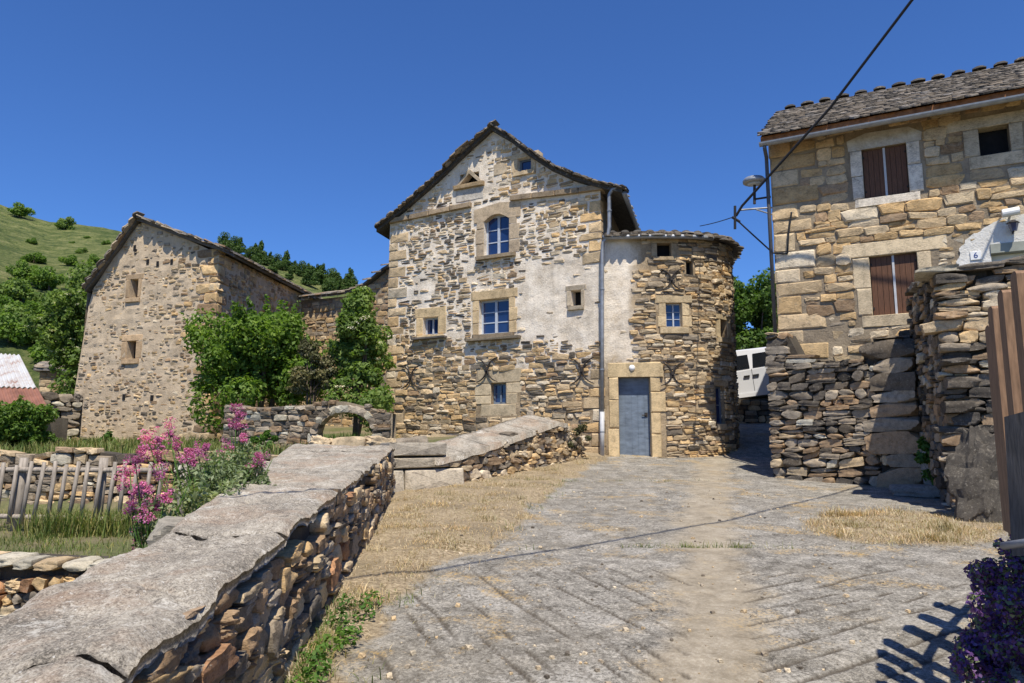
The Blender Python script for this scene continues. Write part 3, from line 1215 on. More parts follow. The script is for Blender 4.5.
# roof slab following the sagging rake
N3 = Vector((-SB.x, -SB.y, 0))
prof = [PA.at(s, h - .12) for s, h in rake]
m = MB()
nP = len(prof)
fr_t = [p + N3 * .16 for p in prof]
bk_t = [p - N3 * 8.2 for p in prof]
dn = Vector((0, 0, -.10))
m.add(fr_t + bk_t + [p + dn for p in fr_t] + [p + dn for p in bk_t],
      [(i, i + 1, nP + i + 1, nP + i) for i in range(nP - 1)] + [(2 * nP + i, 3 * nP + i, 3 * nP + i + 1, 2 * nP + i + 1) for i in range(nP - 1)]
      + [(i, 2 * nP + i, 2 * nP + i + 1, i + 1) for i in range(nP - 1)] + [(nP + i, nP + i + 1, 3 * nP + i + 1, 3 * nP + i) for i in range(nP - 1)]
      + [(0, nP, 3 * nP, 2 * nP), (nP - 1, 3 * nP - 1, 4 * nP - 1, 2 * nP - 1)])
h_roof = m.build('roof', M['slate_stuff'], house)
h_roof.data.attributes.new('col', 'FLOAT_COLOR', 'POINT').data.foreach_set('color', np.tile([.06, .055, .05, 1], (len(h_roof.data.vertices), 1)).astype(np.float32).ravel())
pcs = []
for i in range(nP - 1):
    a, b = prof[i], prof[i + 1]
    L_ = (b - a).length
    d = (b - a).normalized()
    x = 0
    while x < L_:
        w = RND.uniform(.13, .28)
        for lay_ in range(2):
            t_ = RND.uniform(.022, .04)
            nrm = d.cross(N3).normalized()
            if nrm.z < 0: nrm = -nrm
            jit = RND.uniform(-.05, .05)
            tl = RND.uniform(-.10, .10)
            X = d * math.cos(tl) + nrm * math.sin(tl)
            Y = -N3
            Zn = X.cross(Y)
            pcs.append(slate_piece(a + d * (x + w / 2) + N3 * (.12 + jit - lay_ * .03) + nrm * (.012 + lay_ * .034), X, Y, Zn, w * 1.15, .36, t_, pick([('dark', 3), ('slate', 2), ('black', 2)], RND), RND))
        x += w
emit(h_roof, 'roof_slate', pcs, 300)
# slates over the two slopes, segment by segment
pcs = []
for i in range(nP - 1):
    a, b = prof[i], prof[i + 1]
    if i < 5:
        Bv = b - a
        pcs += slate_rows(a - N3 * 7.6, N3, Bv, 7.5, Bv.length, RND, .25, (.3, .6), (.03, .05))
    else:
        Bv = a - b
        pcs += slate_rows(b - N3 * .1, -N3, Bv, 7.5, Bv.length, RND, .25, (.3, .6), (.03, .05))
emit(h_roof, 'roof_slates', pcs, 0)
for (u, v) in ((412, 377), (488, 370), (583, 371)):
    anchor(house, PA, u, v)
# rain pipe down the right corner
def pipe_pts(path, px, off):
    return [path.at(*path.hit(u, v), off) for u, v in px]
dp = thing('downpipe', PA.at(*PA.hit(604, 455)), 'grey zinc downpipe running down between gable wall and annex', 'downpipe')
m = MB()
px = [(622, 188), (614, 191), (611, 196), (611, 228), (610, 236), (605, 243), (604, 252), (604, 330), (604, 414)]
m.tube([PA.at(*PA.hit(u, v), .12) for u, v in px], .045, 10)
m.build('zinc_pipe', M['zinc'], dp, True)
m = MB()
m.tube([PA.at(*PA.hit(u, v), .12) for u, v in ((604, 412), (604, 456))], .055, 10)
m.build('lower_sleeve', M['pvc'], dp, True)
for v in (212, 290, 370, 432):
    m = MB()
    s_, h_ = PA.hit(604 if v > 240 else 611, v)
    m.tube([PA.at(s_, h_ - .015, .12), PA.at(s_, h_ + .015, .12)], .058, 10)
    m.tube([PA.at(s_, h_, .12), PA.at(s_, h_, -.02)], .012, 6)
    m.build('pipe_bracket', M['zinc'], dp)
gut = MB()
e0 = prof[-1] + N3 * .1
gut.tube([e0 + UH.to_3d() * .04 + Vector((0, 0, -.10)) - N3 * x for x in (0, 2, 4, 6, 8)], .06, 10)
o = gut.build('roof_gutter', M['zinc'], house, True)

# ------------------------------------------------------------------ the rounded annex with the door
an_pts = [(RH.x + .02, RH.y + .02), (3.2, 16.86), (4.05, 16.84), (4.6, 16.95), (5.0, 17.15), (5.32, 17.45), (5.55, 17.85), (5.70, 18.35), (5.78, 19.0), (5.80, 20.0), (5.72, 22.5)]
PB = Path(an_pts)
annex = thing('stone_annex', (4.2, 18.5, -.5), 'round-cornered stone annex with grey-blue door under flat slate eaves', 'annex')
top_b = interp([(0, PB.hit(625, 238)[1]), (PB.hit(680, 238)[0], PB.hit(680, 238)[1]), (PB.hit(716, 241)[0], PB.hit(716, 241)[1]), (PB.L, PB.hit(716, 241)[1])])
D1 = PB.rect(619, 377, 651, 457)
D1[2] = -.42
V1 = PB.rect(657, 243, 671, 257)
V2 = PB.rect(666, 303, 682, 327)
V3 = PB.rect(716, 386, 724, 424)
V4 = PB.rect(720, 320, 727, 338)
V5 = PB.rect(686, 261, 693, 275)
a_wall = wall_mesh('wall', PB, -1.0, top_b, [(*D1, .3), (*V1, .3), (*V2, .3), (*V3, .3), (*V4, .3), (*V5, .25)], M['house_mortar'], annex, .12, .012, .3)
bl = []
# door
B = PB.basis((D1[0] + D1[1]) / 2)
B.o.z = 0
dw = (D1[1] - D1[0]) / 2
m = MB()
for i in range(5):
    x0 = -dw + 2 * dw * i / 5
    m.box(B, x0 + .002, x0 + 2 * dw / 5 - .002, .20, .25, D1[2] + .03, D1[3] - .005)
m.box(B, -dw, dw, .21, .24, D1[2], D1[3])
door = m.build('door', M['door'], annex)
m = MB()
m.box(B, dw - .14, dw - .07, .185, .20, D1[2] + .96, D1[2] + 1.06)
m.tube([B.p(dw - .10, .17, D1[2] + 1.0), B.p(dw - .20, .17, D1[2] + 1.0)], .012, 6)
m.build('handle', M['iron'], door)
sc = (.49, .37, .21)
js = .24
for sx, hs in ((-1, (0, .62, 1.22, 1.70)), (1, (0, .5, .95, 1.38, 1.70))):
    H = D1[3] - D1[2]
    hs = [x * H / 1.70 for x in hs]
    for i in range(len(hs) - 1):
        w = js * (1.45 if (sx > 0 and i == 2) else RND.uniform(.92, 1.1))
        x = D1[0] - w / 2 if sx < 0 else D1[1] + w / 2
        single('jamb_stone', door, placed(PB, x, D1[2] + (hs[i] + hs[i + 1]) / 2, w - .004, hs[i + 1] - hs[i] - .012, 'dressed', shade(sc), .03, .3))
single('lintel', door, placed(PB, (D1[0] + D1[1]) / 2 + .03, D1[3] + .17, dw * 2 + 2 * js + .08, .34, 'dressed', (.47, .36, .205), .032, .3))
single('threshold', door, placed(PB, (D1[0] + D1[1]) / 2, D1[2] - .02, dw * 2 + .3, .10, 'dressed', (.42, .38, .31), .10, .5))
bl.append((D1[0] - js - .02, D1[1] + js + .10, -1.2, D1[3] + .34))
m = MB()
s_, h_ = PB.hit(632, 368)
m.tube([PB.at(s_, h_, .02), PB.at(s_, h_, .05), PB.at(s_, h_, .075)], [.075, .07, .035], 14)
m.build('round_door_lamp', M['white'], annex, True)
v1 = hole(annex, PB, V1, .25)
bl.append(surround(v1, PB, V1, .14, .10, .09, (.33, .255, .16), .02, blocks=1, lintel_extra=.06))
v2 = win(annex, PB, V2, (2, 3), .12, bars=.018, fw=.03)
bl.append(surround(v2, PB, V2, .20, .18, .16, (.46, .36, .22), .02, blocks=2))
v3 = win(annex, PB, V3, (1, 2), .12, frame=M['door'])
bl.append(surround(v3, PB, V3, .0, .14, .14, (.42, .33, .21), .02, blocks=1, lintel_extra=.14))
v4 = hole(annex, PB, V4, .25)
bl.append(surround(v4, PB, V4, .12, .12, .12, (.45, .35, .21), .02, blocks=1))
v5 = hole(annex, PB, V5, .2)
bl.append((V5[0], V5[1], V5[2], V5[3]))


def style_annex(u, v, s, h):
    n = noise.noise(Vector((u * .03, v * .03, 4.7)))
    if u < 636 + 16 * n and v < 362: return dict(dens=.06, gap=.6, out=(-.01, .01), pal=[('pale', 3), ('dark', 1)])
    if u < 650 + 20 * n and v < 300: return dict(dens=.85, gap=.86, out=(0, .03), pal=[('pale', 3), ('tan', 4), ('ochre', 2), ('dark', .5)], split=.5)
    return dict(dens=.98, gap=.96, out=(.005, .055), pal=[('tan', 5), ('ochre', 3), ('pale', 2), ('grey', 2), ('dark', 1.8), ('brown', 1.2)], split=.5, rot=.06)


emit(a_wall, 'stone', lay(PB, -.6, lambda s: top_b(s) - .03, bl, style_annex, RND, (.065, .15), (.14, .46)), 300)
anchor(annex, PB, 672, 374, .55)
o = anchor(annex, PB, 671, 280, .5)
# flat slate eaves
rim = [PB.at(s, top_b(s)) for s in np.linspace(0, PB.L, 40)]
rimo = [PB.at(s, top_b(s) + .0, .16) for s in np.linspace(0, PB.L, 40)]
m = MB()
n = len(rim)
ctr = Vector((3.6, 20.2, top_b(1) + .55))
m.add(rimo + [p + Vector((0, 0, .07)) for p in rimo] + [ctr] + rim, [(i, i + 1, n + i + 1, n + i) for i in range(n - 1)] + [(n + i, n + i + 1, 2 * n) for i in range(n - 1)] + [(i + 1, i, 2 * n + 1 + i, 2 * n + 2 + i) for i in range(n - 1)])
a_roof = m.build('roof', M['slate_stuff'], annex)
a_roof.data.attributes.new('col', 'FLOAT_COLOR', 'POINT').data.foreach_set('color', np.tile([.06, .055, .05, 1], (len(a_roof.data.vertices), 1)).astype(np.float32).ravel())
pcs = []
s = 0.05
while s < PB.L - .1:
    w = RND.uniform(.16, .34)
    for k in range(3):
        U_ = PB.U(s + w / 2)
        N_ = Vector((U_.y, -U_.x, 0))
        inn = (-N_ + Vector((0, 0, .16))).normalized()
        X = Vector((U_.x, U_.y, 0))
        Zn = X.cross(inn)
        if Zn.z < 0: Zn = -Zn; X = -X
        pcs.append(slate_piece(PB.at(s + w / 2, top_b(s) + .03 + .045 * k, .10 - .05 * k + RND.uniform(-.04, .05)), X, inn, Zn, w * 1.1, .45, RND.uniform(.025, .045), pick([('dark', 3), ('slate', 2), ('black', 1)], RND), RND))
    s += w
emit(a_roof, 'eave_slate', pcs, 300)


def ridge_cap(parent, p, X, L=.26, r_=.10, col=(.075, .07, .063)):
    X = X.normalized()
    Zu = Vector((0, 0, 1))
    Y = Zu.cross(X).normalized()
    vs, fs = [], []
    ns, na = 5, 7
    for i in range(ns):
        t = -1 + 2 * i / (ns - 1)
        rr = r_ * math.sqrt(max(.12, 1 - .75 * t * t)) * RND.uniform(.92, 1.05)
        for k in range(na):
            a = math.pi * k / (na - 1)
            vs.append(p + X * (L * .5 * t) + Y * (rr * 1.25 * math.cos(a)) + Zu * (rr * math.sin(a) - .02))
    for i in range(ns - 1):
        for k in range(na - 1):
            fs.append((i * na + k, i * na + k + 1, (i + 1) * na + k + 1, (i + 1) * na + k))
    fs += [tuple(range(na - 1, -1, -1)), tuple((ns - 1) * na + k for k in range(na))]
    o = mk('ridge_stone', vs, fs, M['slate'], parent, True)
    o.color = (*shade(col, .6, 1.1), 1)
    return o


for i in range(11):
    s = .25 + i * .30
    ridge_cap(a_roof, PB.at(s, top_b(s) + .17, -.05), Vector((PB.U(s).x, PB.U(s).y, 0)), .2, .07)
ag = MB()
ag.tube([PB.at(s, top_b(s) - .02, .20) for s in np.linspace(.02, 2.6, 12)], .055, 8)
ag.build('gutter', M['zinc'], annex, True)

# ------------------------------------------------------------------ the house on the right
cb = at(777.5, 310, 14.5)
CR = Vector((cb.x, cb.y))
UR = Vector((.883, -.469)).normalized()
PR = Path([CR, CR + UR * 6.6])
BKR = Vector((-UR.y, UR.x))
rhouse = thing('stone_house', (*(CR + UR * 3), -.6), 'tawny stone house at the right with brown shutters and slate roof', 'house')
eave_h = PR.hit(775, 134)[1]
R1 = PR.rect(863, 146, 908, 196)
R2 = PR.rect(979, 126, 1010, 154)
R3 = PR.rect(871, 254, 919, 314)
s_d0, h_d1 = PR.hit(990, 246)
R4 = [s_d0, s_d0 + 1.1, PR.hit(990, 300)[1] - .9, h_d1]
top_r = lambda s: eave_h - .02
r_wall = wall_mesh('wall', PR, -.4, top_r, [(*R1, .25), (*R2, .3), (*R3, .25), (*R4, .3)], M['mortar_tan'], rhouse, .14, .008, .25)
bl = []


def shutters(path, rc, leaves=2, rec=.07):
    a, b, c, d = rc[:4]
    B = path.basis((a + b) / 2)
    B.o.z = 0
    w = (b - a) / 2
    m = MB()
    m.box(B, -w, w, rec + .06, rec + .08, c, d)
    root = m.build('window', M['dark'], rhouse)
    for i in range(leaves):
        x0, x1 = -w + 2 * w * i / leaves + .008, -w + 2 * w * (i + 1) / leaves - .008
        m = MB()
        n = 4
        for k in range(n):
            m.box(B, x0 + (x1 - x0) * k / n + .003, x0 + (x1 - x0) * (k + 1) / n - .003, rec, rec + .035, c + .01, d - .01)
        sh = m.build('shutter', M['shutter'], root)
        hg = MB()
        xe = x0 if i == 0 else x1
        for z in (c + .15, d - .15):
            hg.box(B, xe - .03, xe + .03, rec - .012, rec - .001, z - .02, z + .02)
        hg.build('hinge', M['iron'], sh)
    m = MB()
    m.box(B, -.02, .02, rec - .02, rec - .002, c + .01, d - .01)
    m.build('cover_strip', M['pvc'], root)
    return root


x1 = shutters(PR, R1)
bl.append(surround(x1, PR, R1, .22, 0, .17, (.55, .49, .40), .02, blocks=2, sill_out=.03))
# whitewashed band round the upper window
wf = MB()
B = PR.basis((R1[0] + R1[1]) / 2)
B.o.z = 0
ww = (R1[1] - R1[0]) / 2
poly = [(-ww, R1[3]), (ww, R1[3]), (ww, R1[3] - .02), (ww + .26, R1[3] - .02), (ww + .27, R1[3] + .15), (ww + .05, R1[3] + .31), (-ww + .1, R1[3] + .33), (-ww - .26, R1[3] + .22), (-ww - .27, R1[3] - .02), (-ww, R1[3] - .02)]
wf.prism(B, [(-ww - .24, R1[3] + .001), (ww + .26, R1[3] + .001), (ww + .28, R1[3] + .16), (ww + .06, R1[3] + .31), (-ww + .1, R1[3] + .33), (-ww - .26, R1[3] + .22)], -.014, .2)
wf.build('whitewashed_head', M['old_wash'], x1)
bl.append((R1[0] - .28, R1[1] + .28, R1[2] - .16, R1[3] + .33))
x2 = hole(rhouse, PR, R2, .25)
bl.append(surround(x2, PR, R2, .24, .22, .24, (.40, .33, .23), .02, blocks=1, lintel_extra=.3, sill_out=.03))
x3 = shutters(PR, R3)
bl.append(surround(x3, PR, R3, .26, .28, .22, (.50, .40, .26), .02, blocks=2, lintel_extra=.25, sill_out=.03))
# whitewashed doorway above the terrace
B = PR.basis(0)
B.o.z = 0
wz0, wz1 = R4[2], h_d1
m = MB()
sA, hA = PR.hit(958, 232)
raw = [(R4[1] + .3, h_d1 + .62), (R4[0] + .3, h_d1 + .50), (R4[0] - .05, h_d1 + .36), (sA + .12, h_d1 + .20), (sA + .02, h_d1 - .02), (sA - .05, h_d1 - .3), (sA - .02, wz0)]
edge_ = []
for i in range(len(raw) - 1):
    for k in range(7):
        t = k / 7
        x, z = raw[i][0] + (raw[i + 1][0] - raw[i][0]) * t, raw[i][1] + (raw[i + 1][1] - raw[i][1]) * t
        edge_.append((x + .06 * noise.noise(Vector((x * 7, z * 7, 1))), z + .07 * noise.noise(Vector((x * 7, z * 7, 5)))))
m.prism(B, [(sA - .02, wz0), (R4[0] - .001, wz0), (R4[0] - .001, h_d1 + .02), (R4[1] + .3, h_d1 + .02)] + edge_, -.026, .1)
ww_ = m.build('whitewashed_panel', M['whitewash'], rhouse)
m = MB()
m.box(B, R4[0] + .0, R4[1] + .5, -.05, .2, h_d1 - .15, h_d1 + .018)
m.build('door_beam', M['beam'], rhouse)
m = MB()
m.box(B, R4[0] + .02, R4[1], .18, .22, R4[2], h_d1 - .15)
rdoor = m.build('door', M['white'], rhouse)
bl += [(sA - .02, R4[1] + .4, R4[2] - .2, h_d1 + .10), (R4[0] - .05, R4[1] + .4, h_d1, h_d1 + .34), (R4[0] + .3, R4[1] + .4, h_d1, h_d1 + .5)]
# house number plate
s6, h6 = PR.hit(975.5, 256)
np_ = MB()
np_.box(B, s6 - .085, s6 + .085, -.045, -.031, h6 - .08, h6 + .08, .004)
plate = np_.build('number_plate', M['white'], rhouse)
cu = bpy.data.curves.new('numeral', 'FONT')
cu.body = '6'
cu.size = .15
cu.extrude = .002
cu.align_x = 'CENTER'
cu.align_y = 'CENTER'
to = bpy.data.objects.new('numeral_text', cu)
COL.objects.link(to)
dg = bpy.context.evaluated_depsgraph_get()
me6 = bpy.data.meshes.new_from_object(to.evaluated_get(dg))
bpy.data.objects.remove(to)
q6 = [B.p(s6 + v.co.x, -.0475 - v.co.z, h6 + v.co.y) for v in me6.vertices]
mk('numeral', q6, [tuple(p.vertices) for p in me6.polygons], M['blue_ink'], plate)
# lantern and a white lamp tube
sL, hL = PR.hit(1010, 214)
m = MB()
m.tube([PR.at(sL - .14, hL - .02, .16), PR.at(sL + .12, hL, .16)], .075, 14)
lt = thing('wall_lamp', PR.at(sL, hL, .1), 'white cylinder lamp fixed over the whitewashed doorway', 'lamp')
m.build('lamp_tube', M['white'], lt, False)
m = MB()
m.tube([PR.at(sL, hL - .02, -.02), PR.at(sL, hL - .02, .14)], .02, 8)
m.build('bracket', M['iron'], lt)
s7, h7 = PR.hit(1012, 228)
ln = thing('wall_lantern', PR.at(s7, h7, .05), 'small black lantern hanging under the white cylinder lamp', 'lantern')
m = MB()
m.tube([PR.at(s7, h7 + .11, .16), PR.at(s7, h7 + .05, .16), PR.at(s7, h7 + .045, .16)], [.02, .11, .11], 6)
m.build('hood', M['iron'], ln)
m = MB()
m.tube([PR.at(s7, h7 + .045, .16), PR.at(s7, h7 - .10, .16)], [.085, .05], 6)
m.build('lantern_glass', M['glass'], ln)
m = MB()
m.tube([PR.at(s7, h7 + .02, -.02), PR.at(s7, h7 - .12, .05), PR.at(s7, h7 - .10, .16)], .012, 6)
m.build('bracket', M['iron'], ln)
# quoins at the left corner
qp = []
h = 1.2
k = 0
while h < eave_h - .1:
    hh = min(RND.uniform(.26, .40), eave_h - h)
    w = (.85 if k % 2 else .48) * RND.uniform(.85, 1.15)
    qp.append(placed(PR, w / 2 - .012, h + hh / 2, w, hh - .014, 'ashlar', pick([('ochre', 3), ('tan', 4), ('pale', 1), ('brown', .6)], RND), .03, .2))
    bl.append((-.1, w, h, h + hh))
    h += hh
    k += 1


def style_r(u, v, s, h):
    if v > 318 and u < 880: return dict(dens=.92, gap=.80, out=(-.01, .03), pal=[('pale', 3), ('tan', 3), ('grey', 1)], split=.3)
    if u > 930 and v > 232: return dict(dens=.95, gap=.72, out=(-.01, .02), pal=[('pale', 2), ('tan', 3), ('ochre', 2)], rot=.1)
    if v < 205 or u < 850: return dict(dens=1, gap=1.02, out=(.005, .045), pal=[('tan', 5), ('ochre', 5), ('brown', 1.5), ('pale', .5)], split=.15, rot=.03)
    return dict(dens=1, gap=1.0, out=(.005, .055), pal=[('ochre', 6), ('tan', 4), ('rust', .7), ('grey', .6), ('pale', 1.0), ('brown', 1.4)], split=.4, rot=.06)


emit(r_wall, 'stone', qp + lay(PR, .6, lambda s: top_r(s) - .02, bl, style_r, RND, (.10, .25), (.18, .62)), 300)
# rest of the walls and the gable to the lane
m = MB()
E2 = CR + UR * 6.6
dp_ = 6.0
ridge_z = eave_h + 1.72
def v3(p, z): return (p.x, p.y, z)
m.add([v3(CR + BKR * dp_, -.6), v3(CR, -.6), v3(CR, eave_h), v3(CR + BKR * dp_ / 2, ridge_z - .12), v3(CR + BKR * dp_, eave_h)], [(0, 1, 2, 3, 4)])
m.add([v3(E2, -.6), v3(E2 + BKR * dp_, -.6), v3(E2 + BKR * dp_, eave_h), v3(E2 + BKR * dp_ / 2, ridge_z - .12), v3(E2, eave_h)], [(0, 1, 2, 3, 4)])
m.add([v3(E2 + BKR * dp_, -.6), v3(CR + BKR * dp_, -.6), v3(CR + BKR * dp_, eave_h), v3(E2 + BKR * dp_, eave_h)], [(0, 1, 2, 3)])
m.build('rear_walls', M['mortar_tan'], rhouse)
# roof
N_r = -BKR
ov = .46
e_l = CR + N_r * ov - UR * .10
slope = Vector((BKR.x, BKR.y, 1.72 / 3.0))
e0 = Vector((e_l.x, e_l.y, eave_h + .06 - ov * 1.72 / 3))
A3 = Vector((UR.x, UR.y, 0))
Bv = Vector((BKR.x * (3 + ov), BKR.y * (3 + ov), 1.72 / 3 * (3 + ov)))
la = 6.9
m = MB()
top_e = e0 + Bv
back = e0 + Vector((BKR.x * (6 + 2 * ov), BKR.y * (6 + 2 * ov), 0))
th = Vector((0, 0, -.07))
c8 = [e0, e0 + A3 * la, top_e + A3 * la, top_e, back, back + A3 * la]
m.add(c8 + [p + th for p in c8], [(0, 1, 2, 3), (3, 2, 5, 4), (6, 9, 8, 7), (9, 10, 11, 8), (0, 6, 7, 1), (0, 3, 9, 6), (3, 4, 10, 9), (1, 7, 8, 2), (2, 8, 11, 5), (4, 5, 11, 10)])
r_roof = m.build('roof', M['rafter'], rhouse)
pcs = slate_rows(e0 - Bv.normalized() * .05, A3, Bv, la, Bv.length + .05, RND, .105, (.13, .30), (.022, .04), pal=[('slate', 2), ('dark', 5), ('black', 2)])
emit(r_roof, 'roof_slate', pcs, 300)
for i in range(17):
    ridge_cap(r_roof, top_e + A3 * (.25 + i * .40) + Vector((0, 0, .10)), A3, RND.uniform(.25, .30), .085)
m = MB()
m.box(Basis(e0 + Vector((0, 0, -.16)), UR), 0, la, .0, .03, 0, .11)
m.build('fascia_board', M['rafter'], rhouse)
m = MB()
g0 = e0 + Vector((N_r.x, N_r.y, 0)) * .06 + Vector((0, 0, -.185))
n_ = 9
vs, fs = [], []
for x in (-.02, la):
    for ring, rr in ((0, .075), (1, .062)):
        for k in range(n_):
            a = math.pi + math.pi * k / (n_ - 1)
            q = g0 + A3 * x + Vector((N_r.x, N_r.y, 0)) * (rr * math.cos(a)) + Vector((0, 0, rr * math.sin(a) + .03))
            vs.append(q)
n2 = 2 * n_
for k in range(n_ - 1):
    fs.append((k, k + 1, n2 + k + 1, n2 + k))
    fs.append((n_ + k + 1, n_ + k, n2 + n_ + k, n2 + n_ + k + 1))
    fs.append((k, n_ + k, n_ + k + 1, k + 1))
fs += [(0, n2, n2 + n_, n_), (n_ - 1, n_ + n_ - 1, n2 + n_ + n_ - 1, n2 + n_ - 1)]
m.add(vs, fs)
rg = m.build('gutter', M['zinc'], rhouse)
dp2 = thing('downpipe', (*PR.at(-.05, 1.9)[:2], 1.9), 'thin dark downpipe on the left corner of the shuttered house', 'downpipe')
m = MB()
pA = g0 + A3 * .08 + Vector((0, 0, -.03))
pB = PR.at(-.06, eave_h - .62, .05)
m.tube([pA, pA + Vector((0, 0, -.08)), pB + Vector((0, 0, .12)), pB, PR.at(-.06, 1.9, .05)], .038, 10)
m.build('pipe', M['dark_pipe'], dp2, True)

# ------------------------------------------------------------------ dry-stone retaining walls on the right
DRY = [('grey', 2.5), ('dark', 4), ('black', 2), ('lichen', 1), ('brown', 3)]
P1 = Path([(4.93, 13.9), (6.80, 12.25), (7.35, 12.9)])
w1t = thing('retaining_wall', (5.9, 13.2, -.9), 'dark dry-stone retaining wall below the shuttered house, big rounded stones at its end', 'wall')
tp = [(0, 332), (788, 331), (790, 352), (820, 359), (874, 357), (877, 338), (915, 336)]
pts = []
for u, v in tp:
    if u == 0: pts.append((0, P1.hit(766, v)[1]))
    else: pts.append(P1.hit(u, v))
top1 = interp(pts + [(P1.L, pts[-1][1])])
c1 = wall_mesh('wall_core', P1, -1.2, lambda s: top1(s) - .04, [], M['dark_core'], w1t, .2, .02, off=-.10, back=.45)
sc1 = P1.c[1]
bigs = []
hb = -.85
blk = []
while hb < top1(sc1 - .3) - .1:
    hh = min(RND.uniform(.20, .42), top1(sc1 - .3) - hb)
    w = RND.uniform(.5, .9)
    bigs.append(placed(P1, sc1 - w * .40, hb + hh / 2, w, hh, 'near', pick([('dark', 1.5), ('grey', 3), ('brown', 1.5)], RND), .06, .55, RND.uniform(-.04, .04)))
    blk.append((sc1 - w * .8, sc1 + .18, hb, hb + hh))
    hb += hh


def style_dry(u, v, s, h):
    n = noise.noise(Vector((u * .02, v * .02, 2.2)))
    pal = [('grey', 3), ('lichen', .8), ('tan', 1.5), ('brown', 3.5), ('dark', 3)] if (h < .1 + n * .6 or u < 792) else DRY
    return dict(dens=1, gap=.96, out=(-.03, .05), pal=pal, split=.3, rot=.09)


emit(c1, 'stone', bigs + lay(P1, -.95, lambda s: top1(s) + .03, blk, style_dry, RND, (.08, .19), (.16, .50), kind='near', dep=.34), 300)

P2 = Path([(7.15, 12.75), (6.03, 10.0), (9.6, 8.1)])
w2t = thing('retaining_wall', (7.2, 9.8, -1.0), 'tall dry-stone terrace wall with flat capping below the whitewashed doorway', 'wall')
sA_ = P2.c[1]
top2 = interp([(0, 2.62), (sA_, P2.hit(947, 269)[1]), (sA_ + .9, P2.hit(1020, 258)[1]), (P2.L, P2.hit(1020, 258)[1] + .05)])
c2 = wall_mesh('wall_core', P2, -1.3, lambda s: top2(s) - .05, [], M['dark_core'], w2t, .2, .02, off=-.10, back=.5)
st2 = lambda u, v, s, h: dict(dens=1, gap=.96, out=(-.03, .05), pal=([('tan', 2), ('ochre', 1), ('pale', 1), ('grey', 2), ('dark', 2)] if (s > sA_ and 1.2 < h < 2.2) else DRY), split=.35, rot=.06)
pc2 = lay(P2, -1.1, lambda s: top2(s) - .10, [], st2, RND, (.08, .19), (.18, .55), kind='near', dep=.36)
for s0_ in np.arange(.1, P2.L, .52):            # thin cap slabs
    w = .54
    s0_ = min(s0_, P2.L - .3)
    pc2.append(placed(P2, s0_ + w / 2, top2(s0_) - .03, w, RND.uniform(.07, .13), 'near', pick([('slate', 2), ('dark', 2), ('lichen', 1)], RND), .08, .6, RND.uniform(-.05, .05)))
emit(c2, 'stone', pc2, 300)
# terrace fill behind both walls
m = MB()
z2, z1 = 2.48, 1.40
q = [P2.at(0.05, z2, -.3), P2.at(sA_ - .2, z2, -.3), P2.at(P2.L - .05, z2, -.3)]
m.add([q[0], q[1] + Vector((.4, 0, 0)), q[2], (12, 12, z2), v3(CR + UR * 6, z2)], [(0, 1, 2, 3, 4)])
m.add([P1.at(.05, z1, -.3), P1.at(sc1 - .3, z1, -.3), (7.4, 13.0, z1), v3(CR + UR * 2.6, z1), v3(CR, z1)], [(0, 1, 2, 3, 4)])
o = m.build('terrace', soil_mat())
o['kind'] = 'structure'
# lone boulder and doorstep slab at the foot of the walls
def boulder(name, u, vb, Y, w, h, d, col, label, rot=0, lean=0.0, idx=0):
    p = at(u, vb, Y)
    zb = gz(p.x, p.y)
    m = Matrix.Translation((p.x, p.y, zb + h * .46)) @ Matrix.Rotation(rot, 4, 'Z') @ Matrix.Rotation(lean, 4, 'Y') @ Matrix.Diagonal((w, d, h, 1))
    o = single(name, None, (m, 'near', idx, col, 1))
    return tag(o, label, 'rock' if name == 'boulder' else 'stone')
proto('near', near_mesh('boulder_shape', random.Random(8), 18, 22, .17), True, M['near_stone'])
boulder('boulder', 983, 505, 9.35, .50, 1.12, .5, (.075, .065, .052), 'big grey leaning boulder beside the dry grass, left of the wooden pickets', .5, .25, 12)
boulder('step_slab', 926, 490, 11.6, 1.0, .17, .6, (.22, .20, .17), 'flat stone doorstep slab between the two retaining walls', -.5, 0, 5)
boulder('boulder', 940, 470, 11.9, .36, .75, .4, (.24, .23, .20), 'small upright pale stone behind the doorstep slab', .2, .05, 7)

# ------------------------------------------------------------------ parapet in the foreground
yn, yf = .9, 11.55
PP = Path([(edge_x(yn), yn), (edge_x(4), 4), (edge_x(8) + .03, 8), (edge_x(yf), yf)])
par = thing('parapet_wall', (-1.6, 6, -1.5), 'thick sloping parapet wall with worn slab coping beside the ramp', 'wall')
pz = lambda s: par_z(PP.at(s, 0).y)
core = wall_mesh('wall_core', PP, -2.1, lambda s: pz(s) - .10, [], M['dark_core'], par, .2, .02, off=-.10, back=.45)
stp = lambda u, v, s, h: dict(dens=1, gap=1.03, out=(-.035, .022), pal=[('grey', 3), ('tan', 2.5), ('ochre', 1.2), ('brown', 4.5), ('rust', .4), ('dark', 2.5)], split=.45, rot=.07)
emit(core, 'stone', lay(PP, -1.75, lambda s: pz(s) - .125, [], stp, RND, (.07, .17), (.14, .46), kind='near', dep=.36, wav=.06, bottom=lambda s: zr(PP.at(s, 0).y) - .35), 300)
# end faces
m = MB()
EB = Basis((edge_x(yf) - .12, yf - .05, 0), (-1, .0))
m.box(EB, 0, 1.5, 0, .2, -1.4, par_z(yf) - .1)
m.build('end_wall', M['mortar_tan'], par)


